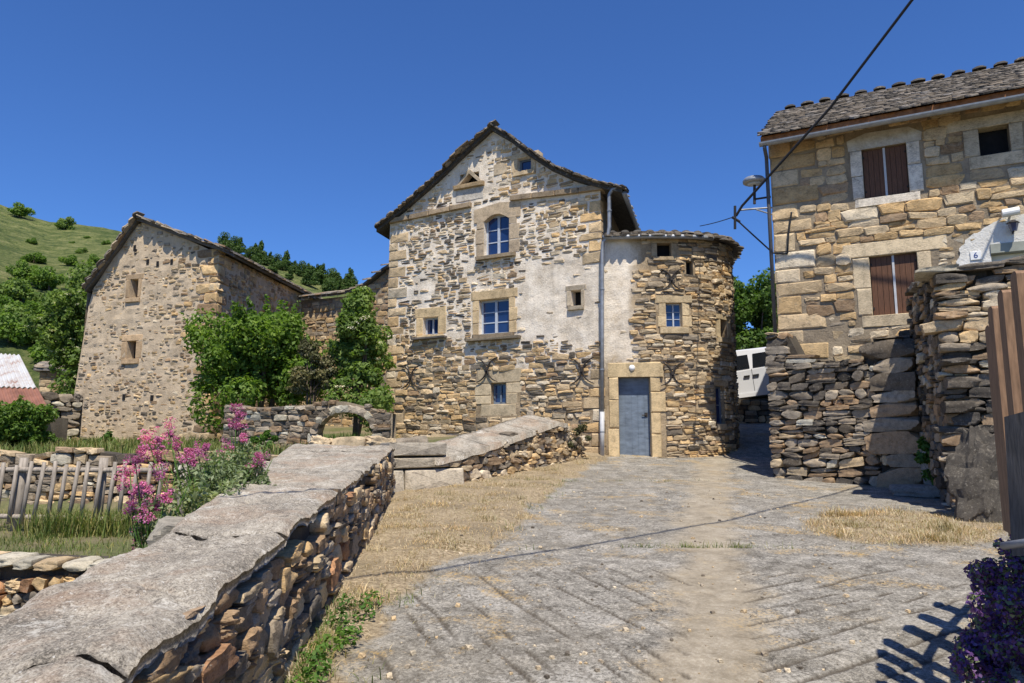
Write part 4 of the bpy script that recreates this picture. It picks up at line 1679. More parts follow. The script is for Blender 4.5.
def coping_mat():
    t = NT('worn_coping')
    p = t.pos()
    n1 = t.noise(t.scaled(p, (1.6, .7, 1)), 3.0, 8, .7, .6)
    n2 = t.noise(p, 30, 8, .8)
    n3 = t.noise(p, 120, 5, .75)
    n4 = t.noise(t.scaled(p, (1.0, .35, 1)), 14, 8, .8, 1.2)
    f = t.math('ADD', t.math('MULTIPLY', n1, .25), t.math('ADD', t.math('MULTIPLY', n2, .35), t.math('MULTIPLY', n3, .4)))
    c = t.ramp(f, [(.40, (.09, .078, .062)), (.455, (.22, .195, .158)), (.51, (.345, .305, .245)), (.58, (.50, .455, .375))])
    c = t.mix(t.math('MULTIPLY', t.ramp(t.noise(p, 1.6, 6, .7), [(.50, 0.0), (.64, 1.0)]), .5), c, t.ramp(n3, [(.35, (.20, .12, .075)), (.65, (.42, .28, .18))]))
    dk = t.math('MULTIPLY', t.ramp(n4, [(.57, 0.0), (.66, 1.0)]), t.ramp(n2, [(.38, 1.0), (.60, .15)]))
    c = t.mix(t.math('MULTIPLY', dk, .8), c, (.06, .052, .043))
    bl_ = t.math('MULTIPLY', t.ramp(t.noise(p, 2.4, 8, .75, .4), [(.50, 0.0), (.60, 1.0)]), t.ramp(n3, [(.42, 1.0), (.58, .25)]))
    c = t.mix(t.math('MULTIPLY', bl_, .7), c, (.10, .09, .075))
    wl = t.math('MULTIPLY', t.ramp(t.noise(p, 3.6, 8, .75), [(.54, 0.0), (.64, 1.0)]), t.ramp(n2, [(.44, 0.0), (.54, 1.0)]))
    c = t.mix(t.math('MULTIPLY', wl, .75), c, (.60, .57, .50))
    sp = t.ramp(t.noise(p, 55, 3, .6), [(.64, 0.0), (.68, 1.0)])
    c = t.mix(t.math('MULTIPLY', sp, .6), c, (.66, .64, .58))
    t.l(c, t.b.inputs['Base Color'])
    t.b.inputs['Roughness'].default_value = .95
    t.bump(t.math('ADD', t.math('MULTIPLY', n4, .8), t.math('ADD', t.math('MULTIPLY', n2, .6), t.math('MULTIPLY', n3, .22))), .8, .011)
    return t.m


M['coping'] = coping_mat()
bounds = [.9, 2.05, 2.85, 3.9, 4.8, 6.2, 7.4, 8.9, 10.2, 11.6]
for bi in range(len(bounds) - 1):
    y0, y1 = bounds[bi] + .010, bounds[bi + 1] - .010
    ny = max(8, int((y1 - y0) / (.016 if y0 < 5 else .035)))
    nx = 48 if y0 < 5 else 36
    sk = [RND.uniform(-.12, .12) for _ in range(2)]
    dzb = RND.uniform(-.010, .010)
    vs, fs = [], []
    tilt = 0.0
    for j in range(ny + 1):
        t = j / ny
        for i in range(nx + 1):
            a = i / nx
            y = y0 + (y1 - y0) * t
            y += (1 - t) * .16 * noise.noise(Vector((a * 2.6, bounds[bi] * 3, 2))) + t * .16 * noise.noise(Vector((a * 2.6, bounds[bi + 1] * 3, 2)))
            wd = par_w(y)
            ov_ = .012 + .030 * noise.noise(Vector((y * 1.9, .3 + bi, 1))) + .018 * noise.noise(Vector((y * 6, 1, 4))) + .008 * noise.noise(Vector((y * 21, 1, 4)))
            x = edge_x(y) + ov_ - (wd + ov_) * a + .03 * noise.noise(Vector((y * 3, a * 2, 9))) * (1 if a > .9 else 0)
            e = min(a * wd, (1 - a) * wd)
            rnd_ = .04 * max(0, 1 - e / .07) ** 2 + .022 * max(0, 1 - min(t, 1 - t) * (y1 - y0) / .05) ** 2
            P_ = Vector((x, y, 0))
            z = par_z(y) + dzb - rnd_ + .034 * noise.fractal(P_ * 1.5, 1, 2, 4) + .014 * noise.fractal(Vector((x * 9, y * 4.5, 3)), .8, 2, 5) + .006 * noise.noise(P_ * 38)
            rr = noise.fractal(Vector((x * 2.2 + y, y * .9, 5)), 1, 2, 3)
            z -= .022 * sm(.035, .0, abs(rr)) * sm(-.1, .3, noise.noise(Vector((x, y, 12))))
            vs.append((x, y, z))
    n = nx + 1
    for j in range(ny):
        for i in range(nx):
            fs.append((j * n + i, j * n + i + 1, (j + 1) * n + i + 1, (j + 1) * n + i)[::-1])
    ring = [i for i in range(n)] + [j * n + nx for j in range(1, ny + 1)] + [ny * n + i for i in range(nx - 1, -1, -1)] + [j * n for j in range(ny - 1, 0, -1)]
    b0 = len(vs)
    cxm = sum(v[0] for v in vs) / len(vs)
    for k in ring:
        x, y, z = vs[k]
        thk = .055 + .03 * noise.noise(Vector((x * 2, y * 3, 3)))
        vs.append((x + (cxm - x) * .04, y, z - thk))
    nr = len(ring)
    for k in range(nr):
        a, b = ring[k], ring[(k + 1) % nr]
        fs.append((a, b, b0 + (k + 1) % nr, b0 + k)[::-1])
    fs.append(tuple(b0 + k for k in range(nr)))
    mk('coping_slab', vs, fs, M['coping'], par, True)
# a block standing on the inner edge
mq = Matrix.Translation(Vector((-1.92, 4.3, -.56))) @ Matrix.Rotation(.2, 4, 'Z') @ Matrix.Diagonal((.26, .42, .17, 1))
o = single('loose_block', None, (mq, 'near', 2, (.25, .225, .18), 1))
tag(o, 'squared grey block set on the inner edge of the parapet', 'stone')

# ------------------------------------------------------------------ second wall rising to the house
P3 = Path([(-1.98, 11.62), (-1.2, 12.3), (1.50, 16.35), (1.75, 16.9)])
w3t = thing('ramp_wall', (-.2, 13.8, -1.0), 'low rubble wall with sloping pale capping climbing to the gabled house', 'wall')
capl = [P3.hit(u, v) for u, v in ((402, 458), (440, 457), (480, 446), (520, 433), (555, 420), (572, 424), (584, 440))]
top3 = interp([(0, capl[0][1])] + capl + [(P3.L, capl[-1][1] - .5)])
c3 = wall_mesh('wall_core', P3, -1.3, lambda s: top3(s) - .06, [], M['dark_core'], w3t, .2, .02, off=-.08, back=.4)
bl3, big3 = [], []
sB = P3.hit(446, 470)[0]
sB2 = P3.hit(459, 480)[0]
for (s0_, s1_, va, vb, sb, cc) in ((.02, sB, 442, 456, sB, (.30, .265, .21)), (.02, sB, 457, 468, sB, (.33, .285, .215)), (.02, .30, 469, 493, sB2, (.40, .35, .27)), (.31, sB2, 469, 493, sB2, (.43, .37, .28))):
    um = 425
    h1_, h0_ = P3.hit(um, va)[1], P3.hit(um, vb)[1]
    big3.append(placed(P3, (s0_ + s1_) / 2, (h0_ + h1_) / 2, s1_ - s0_, h1_ - h0_ - .01, 'ashlar', cc, .05, .4))
    bl3.append((s0_ - .05, s1_ + .01, h0_ - .02, h1_ + .02))
bl3.append((-.1, sB, -1.5, P3.hit(425, 469)[1]))
st3 = lambda u, v, s, h: dict(dens=1, gap=.95, out=(-.03, .06), pal=[('tan', 5), ('pale', 2), ('ochre', 2), ('grey', 2), ('brown', 1.2), ('dark', .8)], split=.25, rot=.12)
emit(c3, 'stone', big3 + lay(P3, -1.2, lambda s: top3(s) - .05, bl3, st3, RND, (.10, .20), (.14, .42), kind='near', dep=.34, wav=.05, bottom=lambda s: zr(P3.at(s, 0).y) - .3), 300)
# sloping capping slabs, tilted towards the ramp
ss = np.linspace(sB * .75, P3.hit(566, 420)[0], 7)
for i in range(len(ss) - 1):
    vs, fs = [], []
    n1, n2 = 10, 8
    for j in range(n1 + 1):
        s = ss[i] + .004 + (ss[i + 1] - ss[i] - .008) * j / n1
        for k in range(n2 + 1):
            a = k / n2
            p = P3.at(s, top3(s) - .03 + .17 * a + .02 * noise.noise(Vector((s * 3, a * 3, i))), .07 + .03 * noise.noise(Vector((s * 4, 1, 1))) - .75 * a)
            vs.append(p)
    nn = n2 + 1
    for j in range(n1):
        for k in range(n2):
            fs.append((j * nn + k, (j + 1) * nn + k, (j + 1) * nn + k + 1, j * nn + k + 1))
    ring = [k for k in range(nn)] + [j * nn + n2 for j in range(1, n1 + 1)] + [n1 * nn + k for k in range(n2 - 1, -1, -1)] + [j * nn for j in range(n1 - 1, 0, -1)]
    b0 = len(vs)
    vs += [vs[k] - Vector((0, 0, .10)) for k in ring]
    nr = len(ring)
    for k in range(nr):
        fs.append((ring[k], ring[(k + 1) % nr], b0 + (k + 1) % nr, b0 + k))
    fs.append(tuple(b0 + k for k in range(nr))[::-1])
    mk('capping_slab', vs, fs, M['coping'], w3t, True)
# earth behind it, up to the house
m = MB()
yd = [P3.at(.1, -.20, -.35), P3.at(1.2, -.20, -.4), P3.at(P3.L - .9, .28, -.4), (RH.x - .6, RH.y + .35, .2), (LH.x + .3, LH.y + .1, .05), (LH.x - 1.6, LH.y - 2, -.1), (-3.6, 12.2, -.22)]
m.add(yd, [tuple(range(len(yd)))])
o = m.build('yard', soil_mat())
o['kind'] = 'structure'
# a row of kerb stones at the top of the parapet
kb = thing('kerb_row', (-2.6, 12.2, -.3), 'row of low squared stones across the top end of the parapet', 'kerb')
PK = Path([(-3.4, 12.0), (-2.3, 11.95), (-1.5, 12.25)])
s = 0
while s < PK.L - .2:
    w = RND.uniform(.35, .6)
    single('kerb_stone', kb, placed(PK, s + w / 2, -.12, w - .01, .34, 'near', pick([('tan', 2), ('grey', 2), ('lichen', 1)], RND), .02, .35))
    s += w

# ------------------------------------------------------------------ arch wall, barn, link building
P4 = Path([at(222, 430, 16.2)[:2], at(306, 430, 15.6)[:2], at(392, 430, 15.6)[:2]])
aw = thing('arch_wall', (*P4.at(P4.L / 2, 0)[:2], -.4), 'grey garden wall pierced by a low round arch', 'wall')
tp4 = [P4.hit(u, v) for u, v in ((224, 404), (262, 406), (296, 404), (310, 403), (325, 400), (345, 400), (365, 405), (390, 412))]
top4 = interp([(0, tp4[0][1])] + tp4)
A0, A1 = P4.hit(317, 430)[0], P4.hit(372, 430)[0]
ah = P4.hit(345, 412)[1]
a_sp = P4.hit(345, 432)[1]
ac, ar = (A0 + A1) / 2, (A1 - A0) / 2
arch = lambda s: a_sp + (ah - a_sp) * math.sqrt(max(0, 1 - ((s - ac) / ar) ** 2))
# core built as columns, leaving the arch open
m = MB()
sg = np.unique(np.concatenate([np.linspace(0, A0, 16), np.linspace(A0, A1, 25), np.linspace(A1, P4.L, 6)]))
for i in range(len(sg) - 1):
    a, b = sg[i], sg[i + 1]
    inside = A0 - 1e-6 <= a and b <= A1 + 1e-6
    la_, lb_ = (arch(a), arch(b)) if inside else (-.8, -.8)
    q = [P4.at(a, la_, -.05), P4.at(b, lb_, -.05), P4.at(b, top4(b) - .03, -.05), P4.at(a, top4(a) - .03, -.05)]
    q += [P4.at(a, la_, -.5), P4.at(b, lb_, -.5), P4.at(b, top4(b) - .03, -.5), P4.at(a, top4(a) - .03, -.5)]
    m.add(q, [(0, 1, 2, 3), (7, 6, 5, 4), (3, 2, 6, 7), (4, 5, 1, 0)])
c4 = m.build('wall_core', M['mortar_tan'], aw)
op4 = []
for i in range(12):
    x0 = A0 + (A1 - A0) * i / 12
    op4.append((x0, x0 + (A1 - A0) / 12, -2, arch(x0 + (A1 - A0) / 24) + .20))
op4.append((A0 - .2, A1 + .2, -2, a_sp))
st4 = lambda u, v, s, h: dict(dens=1, gap=.95, out=(-.02, .045), pal=[('grey', 4), ('lichen', 1), ('dark', 2.5), ('brown', 1.5)], split=.35, rot=.06)
emit(c4, 'stone', lay(P4, -.7, top4, op4, st4, RND, (.08, .17), (.14, .42), dep=.3), 300)
for i in range(15):                     # arch ring
    a = math.pi * (i + .5) / 15
    s, h = ac - (ar + .07) * math.cos(a), a_sp + (ah - a_sp + .07) * math.sin(a)
    single('arch_stone', c4, placed(P4, s, h, .19, .17, 'rubble', pick([('lichen', 1), ('grey', 3), ('dark', 1)], RND), .03, .4, math.pi / 2 - a))
for sx in (A0 - .1, A1 + .1):
    for k in range(3):
        single('arch_jamb_stone', c4, placed(P4, sx, a_sp - .14 - .24 * k, .24, .23, 'rubble', pick([('lichen', 3), ('grey', 2)], RND), .03, .4))

bc = at(214, 345, 22.0)
bl_ = at(83, 345, 23.6)
bf = at(318, 345, 31.5)
PG = Path([bl_[:2], bc[:2], bf[:2]])
barn = thing('stone_barn', (*((bl_ + bc) / 2)[:2], -.5), 'big steep-gabled barn with crumbling beige render at the left', 'barn')
sC = PG.c[1]
gp = [PG.hit(u, v) for u, v in ((91, 287), (104, 270), (122, 245), (140, 219), (160, 226), (185, 236), (216, 250))]
ev = PG.hit(317, 300)
top_g = interp([(-.50, -1.2), (gp[0][0], gp[0][1] - .1)] + [(s, h) for s, h in gp[1:] if s < sC - .05] + [(sC, gp[-1][1]), (PG.L, ev[1])])
tg = lambda s: top_g(s) - .08
G1 = PG.rect(130, 279, 138, 298)
G2 = PG.rect(127, 341, 136, 359)
b_wall = wall_mesh('wall', PG, -1.2, tg, [(*G1, .3), (*G2, .3)], M['barn_render'], barn, .15, .018, .3, s0=-.5)
g1 = hole(barn, PG, G1)
bl = [surround(g1, PG, G1, .16, .16, .14, (.37, .265, .16), .02, blocks=1)]
g2 = hole(barn, PG, G2)
bl.append(surround(g2, PG, G2, .2, .2, .16, (.40, .28, .165), .02, blocks=1))
qb = []
h = -.6
k = 0
while h < tg(sC) - .1:
    hh = RND.uniform(.22, .38)
    if h > 2.0 or RND.random() < .7:
        w = (.75 if k % 2 else .42) * RND.uniform(.8, 1.2)
        qb.append(placed(PG, sC - w / 2, h + hh / 2, w, hh - .02, 'rubble', pick([('ochre', 3), ('brown', 3), ('tan', 2)], RND), .05, .3))
        bl.append((sC - w, sC, h, h + hh))
        w = (.42 if k % 2 else .75) * RND.uniform(.8, 1.2)
        qb.append(placed(PG, sC + w / 2, h + hh / 2, w, hh - .02, 'rubble', pick([('ochre', 2), ('brown', 3), ('tan', 2)], RND), .05, .3))
        bl.append((sC, sC + w, h, h + hh))
    h += hh
    k += 1


def style_barn(u, v, s, h):
    n = noise.noise(Vector((s * .6, h * .5, 6.1)))
    n2 = noise.noise(Vector((s * 2, h * 2, 8.1)))
    if s > sC: return dict(dens=.92, gap=.88, out=(-.01, .04), pal=[('tan', 4), ('brown', 3), ('ochre', 2), ('grey', 2)], split=.3)
    if s > sC - 1.6 + n: return dict(dens=.75, gap=.88, out=(.0, .03), pal=[('tan', 4), ('ochre', 1.5), ('brown', 2), ('grey', 2), ('dark', .8)], split=.4, rot=.07)
    dd = .85 if n2 > .0 else .55
    return dict(dens=dd, gap=.74, out=(-.006, .018), pal=[('tan', 7), ('pale', 1.2), ('brown', 1.6), ('grey', 2.5), ('dark', .5), ('ochre', 1.2)], split=.6, rot=.08)


emit(b_wall, 'stone', qb + lay(PG, -.8, lambda s: tg(s) - .03, bl, style_barn, RND, (.09, .19), (.12, .40), s0=-.5), 300)
# dark blocks standing for the shade in small putlog holes
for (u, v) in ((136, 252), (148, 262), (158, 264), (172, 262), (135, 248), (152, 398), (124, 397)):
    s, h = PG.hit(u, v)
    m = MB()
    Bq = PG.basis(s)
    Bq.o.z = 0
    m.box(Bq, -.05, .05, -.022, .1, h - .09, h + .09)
    m.build('putlog_shade', M['dark'], barn)
UG = (bc - bl_).to_2d().normalized()
SG = (bf - bc).to_2d()
gl = (bc - bl_).to_2d().length
B2, B3 = bl_.to_2d() + SG, bc.to_2d() + SG
m = MB()
zl, zrr, zp = tg(gp[0][0] + .05), tg(sC), gp[3][1] - .08
drop = ev[1] - gp[-1][1]
pkx = bl_.to_2d() + UG * gp[3][0]
m.add([v3(B2, -1), v3(bl_, -1), v3(bl_, zl), v3(B2, zl + drop)], [(0, 1, 2, 3)])
m.add([v3(B3, -1), v3(B2, -1), v3(B2, zl + drop), v3(pkx + SG, zp + drop), v3(B3, zrr + drop)], [(0, 1, 2, 3, 4)])
m.build('rear_walls', M['barn_render'], barn)
bp = [PG.at(s, h) if s < sC else Vector((*(bl_.to_2d() + UG * s), h)) for s, h in ([(gp[0][0] - .12, gp[0][1] - .08)] + [g_ for g_ in gp[1:6]] + [(gl + .25, gp[-1][1] - .02)])]
SG3 = Vector((SG.x, SG.y, drop))
sgd = Vector((SG.x, SG.y, 0)).normalized()
m = MB()
n = len(bp)
ft = [p - sgd * .16 for p in bp]
bt = [p + SG3 for p in bp]
dn = Vector((0, 0, -.10))
m.add(ft + bt + [p + dn for p in ft] + [p + dn for p in bt],
      [(i, i + 1, n + i + 1, n + i) for i in range(n - 1)] + [(2 * n + i, 3 * n + i, 3 * n + i + 1, 2 * n + i + 1) for i in range(n - 1)]
      + [(i, 2 * n + i, 2 * n + i + 1, i + 1) for i in range(n - 1)] + [(0, n, 3 * n, 2 * n), (n - 1, 3 * n - 1, 4 * n - 1, 2 * n - 1)])
b_roof = m.build('roof', M['slate_stuff'], barn)
b_roof.data.attributes.new('col', 'FLOAT_COLOR', 'POINT').data.foreach_set('color', np.tile([.11, .10, .09, 1], (len(b_roof.data.vertices), 1)).astype(np.float32).ravel())
pcs = []
BSL = [('slate', 3), ('grey', 2), ('dark', 2), ('brown', 1)]
for i in range(n - 1):
    a, b = bp[i], bp[i + 1]
    d = (b - a).normalized()
    x = 0
    while x < (b - a).length:
        w = RND.uniform(.2, .42)
        for k in range(2):
            nrm = d.cross(-sgd).normalized()
            if nrm.z < 0: nrm = -nrm
            tl = RND.uniform(-.12, .12)
            X = d * math.cos(tl) + nrm * math.sin(tl)
            Zn = X.cross(sgd)
            pcs.append(slate_piece(a + d * (x + w / 2) - sgd * (.12 + RND.uniform(-.06, .07)) + nrm * (.02 + k * .045), X, sgd, Zn, w * 1.1, .45, RND.uniform(.03, .055), pick(BSL, RND), RND))
        x += w
e_a, e_b = bp[-1], bp[-1] + SG3
d = (e_b - e_a).normalized()
up = (bp[-2] - bp[-1]).normalized()
x = 0
while x < (e_b - e_a).length:
    w = RND.uniform(.22, .5)
    for k in range(2):
        X = d
        Zn = X.cross(up)
        if Zn.z < 0:
            X, Zn = -X, -Zn
        pcs.append(slate_piece(e_a + d * (x + w / 2) + up * (.10 + k * .12 + RND.uniform(-.06, .06)) + Zn * (.03 + k * .04), X, up, Zn, w * 1.1, .45, RND.uniform(.03, .055), pick(BSL, RND), RND))
    x += w
emit(b_roof, 'roof_slate', pcs, 300)

# lower building between the barn and the house
PL = Path([at(300, 345, 28.5)[:2], at(405, 345, 25.5)[:2]])
lk = thing('link_building', (*PL.at(PL.L / 2, 0)[:2], 0), 'low ochre stone outbuilding between the barn and the gabled house', 'outbuilding')
lt_ = [PL.hit(u, v) for u, v in ((305, 298), (345, 294), (362, 288), (378, 276), (392, 264))]
top_l = interp([(0, lt_[0][1])] + lt_)
l_wall = wall_mesh('wall', PL, -.6, lambda s: top_l(s) - .1, [], M['mortar_tan'], lk, .25, .02, back=.5)
stl = lambda u, v, s, h: dict(dens=.97, gap=.92, out=(0, .05), pal=[('ochre', 4), ('tan', 4), ('brown', 2), ('grey', 1.5)], split=.3)
emit(l_wall, 'stone', lay(PL, -.3, lambda s: top_l(s) - .12, [], stl, RND, (.14, .28), (.25, .6)), 300)
m = MB()
f0 = [PL.at(s, top_l(s), .22) for s in np.linspace(0, PL.L, 12)]
f1 = [PL.at(s, top_l(s) + 1.0, -3.2) for s in np.linspace(0, PL.L, 12)]
m.add(f0 + f1 + [p - Vector((0, 0, .08)) for p in f0] + [p - Vector((0, 0, .08)) for p in f1], [(i, i + 1, 13 + i, 12 + i) for i in range(11)] + [(24 + i, 36 + i, 37 + i, 25 + i) for i in range(11)] + [(i, 24 + i, 25 + i, i + 1) for i in range(11)])
l_roof = m.build('roof', M['slate_stuff'], lk)
l_roof.data.attributes.new('col', 'FLOAT_COLOR', 'POINT').data.foreach_set('color', np.tile([.13, .12, .105, 1], (48, 1)).astype(np.float32).ravel())
pcs = []
s = 0
while s < PL.L:
    w = RND.uniform(.25, .5)
    for k in range(4):
        U_ = PL.U(s)
        up = (Vector((-U_.y, U_.x, 0)) * 3.4 + Vector((0, 0, 1.0))).normalized()
        X = Vector((U_.x, U_.y, 0))
        Zn = X.cross(up)
        pcs.append(slate_piece(PL.at(min(s + w / 2, PL.L), top_l(min(s + w / 2, PL.L)), .2) + up * (.10 + k * .26) + Zn * .05, X, up, Zn, w * 1.1, .5, RND.uniform(.03, .06), pick(BSL, RND), RND))
    s += w
emit(l_roof, 'roof_slate', pcs, 300)

# ------------------------------------------------------------------ garden on the left: walls, fence, shed
P5 = Path([(-9.5, 7.0), (-3.9, 7.05), (-2.75, 6.7)])
gw = thing('garden_wall', (-5.5, 7.1, -1.9), 'low garden wall of mixed coloured stones under the grassy bank', 'wall')
top5 = lambda s: -1.10 + .03 * math.sin(s * 2)
c5 = wall_mesh('wall_core', P5, -2.2, lambda s: top5(s) - .04, [], M['dark_core'], gw, .2, .02, off=-.1, back=.4)
st5 = lambda u, v, s, h: dict(dens=1, gap=.96, out=(-.02, .05), pal=[('ochre', 2.5), ('tan', 3), ('grey', 3), ('dark', 1.5), ('rust', 1.2), ('lichen', 1)], split=.15, rot=.1)
p5 = lay(P5, -1.95, lambda s: top5(s) - .14, [], st5, RND, (.065, .12), (.08, .20), kind='near', dep=.3)
s = 0
while s < P5.L - .2:
    w = RND.uniform(.14, .30)
    p5.append(placed(P5, s + w / 2, top5(s) - .06, w - .01, .085, 'near', pick([('tan', 3), ('lichen', 2), ('grey', 2)], RND), .05, .4))
    s += w
emit(c5, 'stone', p5, 300)
P6 = Path([(-14, 12.9), (-8, 12.6), (-3.9, 12.6)])
gw2 = thing('garden_wall', (-8, 12.7, -1.2), 'rough stone terrace wall behind the picket fence', 'wall')
top6 = lambda s: -.20 + .05 * math.sin(s * 1.3) + .03 * math.sin(s * 3.1)
c6 = wall_mesh('wall_core', P6, -1.5, lambda s: top6(s) - .06, [], M['dark_core'], gw2, .25, .02, off=-.1, back=.45)
st6 = lambda u, v, s, h: dict(dens=1, gap=.95, out=(-.03, .05), pal=[('grey', 3), ('tan', 3), ('ochre', 1.5), ('dark', 2), ('lichen', 1.5), ('brown', 1)], split=.3, rot=.08)
emit(c6, 'stone', lay(P6, -1.2, top6, [], st6, RND, (.10, .20), (.16, .45), dep=.32), 300)

fence = thing('picket_fence', (-6.2, 10, -1.2), 'low weathered grey picket fence with slanting pales in the garden', 'fence')
fa, fb = Vector((-9.6, 10.25)), Vector((-4.6, 9.75))
FU = (fb - fa).normalized()
FL = (fb - fa).length
FB = Basis((fa.x, fa.y, 0), FU)
FZ = -1.22
for up_ in (18, 104, 190):
    q = at(up_, 490, 10.0)
    t = (q.to_2d() - fa).dot(FU)
    m = MB()
    m.tube([FB.p(t, .05, FZ - .1), FB.p(t + .04, .05, -.24)], [.062, .055], 9)
    m.build('post', M['old_wood'], fence, True)
for z, dz in ((-.40, .0), (-1.02, -.04)):
    m = MB()
    m.tube([FB.p(.2, -.01, z + .02), FB.p(FL * .5, -.01, z), FB.p(FL, -.01, z + dz)], .035, 7)
    m.build('rail', M['old_wood'], fence, True)
t = .25
while t < FL - .05:
    m = MB()
    ln_ = RND.uniform(.03, .08)
    zt = -.30 + RND.uniform(-.04, .03)
    m.tube([FB.p(t - ln_ * .6, -.06, -1.10 + RND.uniform(-.03, .03)), FB.p(t, -.06, -.7), FB.p(t + ln_ * .6, -.06, zt)], [.026, .027, .024], 6)
    m.build('pale', M['old_wood'], fence, True)
    t += RND.uniform(.145, .2)

# shed with sheet-metal roof at the far left
shed = thing('shed', (-13.8, 19.5, -.3), 'small shed with white and rusty corrugated roof behind the hedge', 'shed')
def corr(u0, v0, u1, v1, Ya, u2, v2, u3, v3_, Yb, name, mat):
    a, b = at(u0, v0, Ya), at(u1, v1, Ya)
    c, d = at(u2, v2, Yb), at(u3, v3_, Yb)
    vs, fs = [], []
    n = 90
    for i in range(n + 1):
        k = .022 * math.sin(i * 1.3)
        p, q = a.lerp(b, i / n), c.lerp(d, i / n)
        vs += [p + Vector((0, 0, k)), q + Vector((0, 0, k)), p + Vector((0, 0, k - .012)), q + Vector((0, 0, k - .012))]
    for i in range(n):
        o = 4 * i
        fs += [(o, o + 4, o + 5, o + 1), (o + 2, o + 3, o + 7, o + 6)]
    return mk(name, vs, fs, mat, shed, True)
corr(-60, 384, 37, 388, 18.6, -60, 350, 20, 355, 20.6, 'white_roof_sheet', M['tin'])
corr(-60, 411, 52, 414, 17.5, -60, 385, 38, 388, 18.65, 'rusty_roof_sheet', M['rust'])
m = MB()
c0, c1_ = at(-60, 411, 17.9), at(46, 414, 17.9)
m.box(Basis((c0.x, c0.y, 0), (1, .02)), 0, (c1_ - c0).length, 0, .9, -.6, c1_.z - .08)
m.build('wall', M['mortar_tan'], shed)
# ruined rubble wall between shed and barn
P7 = Path([at(30, 420, 21)[:2], at(82, 420, 21.8)[:2]])
rw = thing('ruined_wall', (*P7.at(.7, 0)[:2], -.3), 'tumbled grey rubble wall between shed and barn', 'wall')
t7 = interp([P7.hit(u, v) for u, v in ((34, 400), (46, 393), (58, 391), (75, 393))])
c7 = wall_mesh('wall_core', P7, -.6, lambda s: t7(s) - .1, [], M['dark_core'], rw, .25, .03, off=-.1, back=.8)
emit(c7, 'stone', lay(P7, -.4, t7, [], lambda u, v, s, h: dict(dens=1, gap=.95, out=(-.05, .09), pal=[('grey', 4), ('lichen', 3), ('dark', 1), ('brown', 1)], rot=.2), RND, (.14, .28), (.2, .45), kind='near', dep=.4), 300)
P8 = Path([at(40, 372, 30)[:2], at(110, 372, 31)[:2]])
hut = thing('stone_hut', (*P8.at(1, 0)[:2], .5), 'small stone hut with slate roof half hidden behind the elder', 'hut')
hw_ = wall_mesh('wall', P8, -.2, lambda s: P8.hit(60, 372)[1], [], M['mortar_tan'], hut, .3, .02, back=2.5)
emit(hw_, 'stone', lay(P8, .2, lambda s: P8.hit(60, 372)[1] - .02, [], lambda u, v, s, h: dict(dens=1, gap=.93, pal=[('brown', 2), ('tan', 2), ('grey', 3)]), RND, (.15, .3), (.25, .6)), 300)
m = MB()
a = P8.at(-.2, P8.hit(60, 372)[1] + .02, .2)
m.box(Basis(a, P8.U(0)), 0, P8.L + .4, 0, 3.0, 0, .1)
hr2 = m.build('roof', M['slate'], hut)
hr2.color = (.16, .15, .14, 1)
hp_ = slate_rows(a + Vector((0, 0, .08)), Vector((P8.U(0).x, P8.U(0).y, 0)), Vector((-P8.U(0).y, P8.U(0).x, .25)), P8.L, 1.6, RND, .2, (.25, .5))
emit(hr2, 'roof_slate', hp_, 60)

# ------------------------------------------------------------------ hillside
ridge_v = interp([(-900, 190), (-300, 170), (-60, 190), (0, 210), (30, 221), (60, 224), (120, 234), (215, 249), (260, 260), (300, 271), (350, 285), (400, 302), (520, 340), (620, 372)])
HD0, HD1 = 42.0, 125.0


def hill_pt(u, t, rough=True):
    az = (u - 512) / F
    d = HD0 + (HD1 - HD0) * t
    rid = at(u, ridge_v(u), HD1)
    if t <= 1:
        zt = -1.0 + (rid.z + 1.0) * (t ** .82)
    else:
        zt = rid.z - (t - 1) * 30
    p = Vector((az * d * 1.0, d, zt))
    if rough:
        k = min(1, 3 * t) * (1 if t < .97 else .35)
        p.z += 1.3 * k * noise.fractal(Vector((p.x * .05, p.y * .05, 2)), 1, 2, 4)
    return p


def hill_at(u, v):
    lo, hi = .02, 1.0
    best = None
    for i in range(60):
        t = lo + (hi - lo) * i / 59
        p = hill_pt(u, t)
        if proj(p)[1] <= v: return p
    return hill_pt(u, 1.0)


def hill_mat():
    t = NT('hill_grass')
    p = t.pos()
    n1 = t.noise(p, .10, 7, .65)
    n2 = t.noise(p, .55, 8, .75)
    n3 = t.noise(p, 3, 6, .75)
    c = t.ramp(t.math('ADD', t.math('MULTIPLY', n2, .6), t.math('MULTIPLY', n3, .4)), [(.40, (.04, .065, .016)), (.47, (.105, .14, .036)), (.53, (.185, .205, .065)), (.62, (.31, .29, .13))])
    c = t.mix(t.ramp(n1, [(.50, 0.0), (.64, .55)]), c, (.06, .095, .022))
    t.l(c, t.b.inputs['Base Color'])
    t.b.inputs['Roughness'].default_value = 1
    t.bump(t.math('ADD', n2, n3), 1.0, .5)
    return t.m


us = np.linspace(-900, 620, 110)
ts = np.concatenate([np.linspace(0, 1, 44), np.linspace(1.05, 1.6, 6)])
vs = [hill_pt(u, t) for t in ts for u in us]
nu = len(us)
fs = [(j * nu + i, j * nu + i + 1, (j + 1) * nu + i + 1, (j + 1) * nu + i) for j in range(len(ts) - 1) for i in range(nu - 1)]
hill = mk('hillside', vs, fs, hill_mat(), None, True)
hill['kind'] = 'structure'

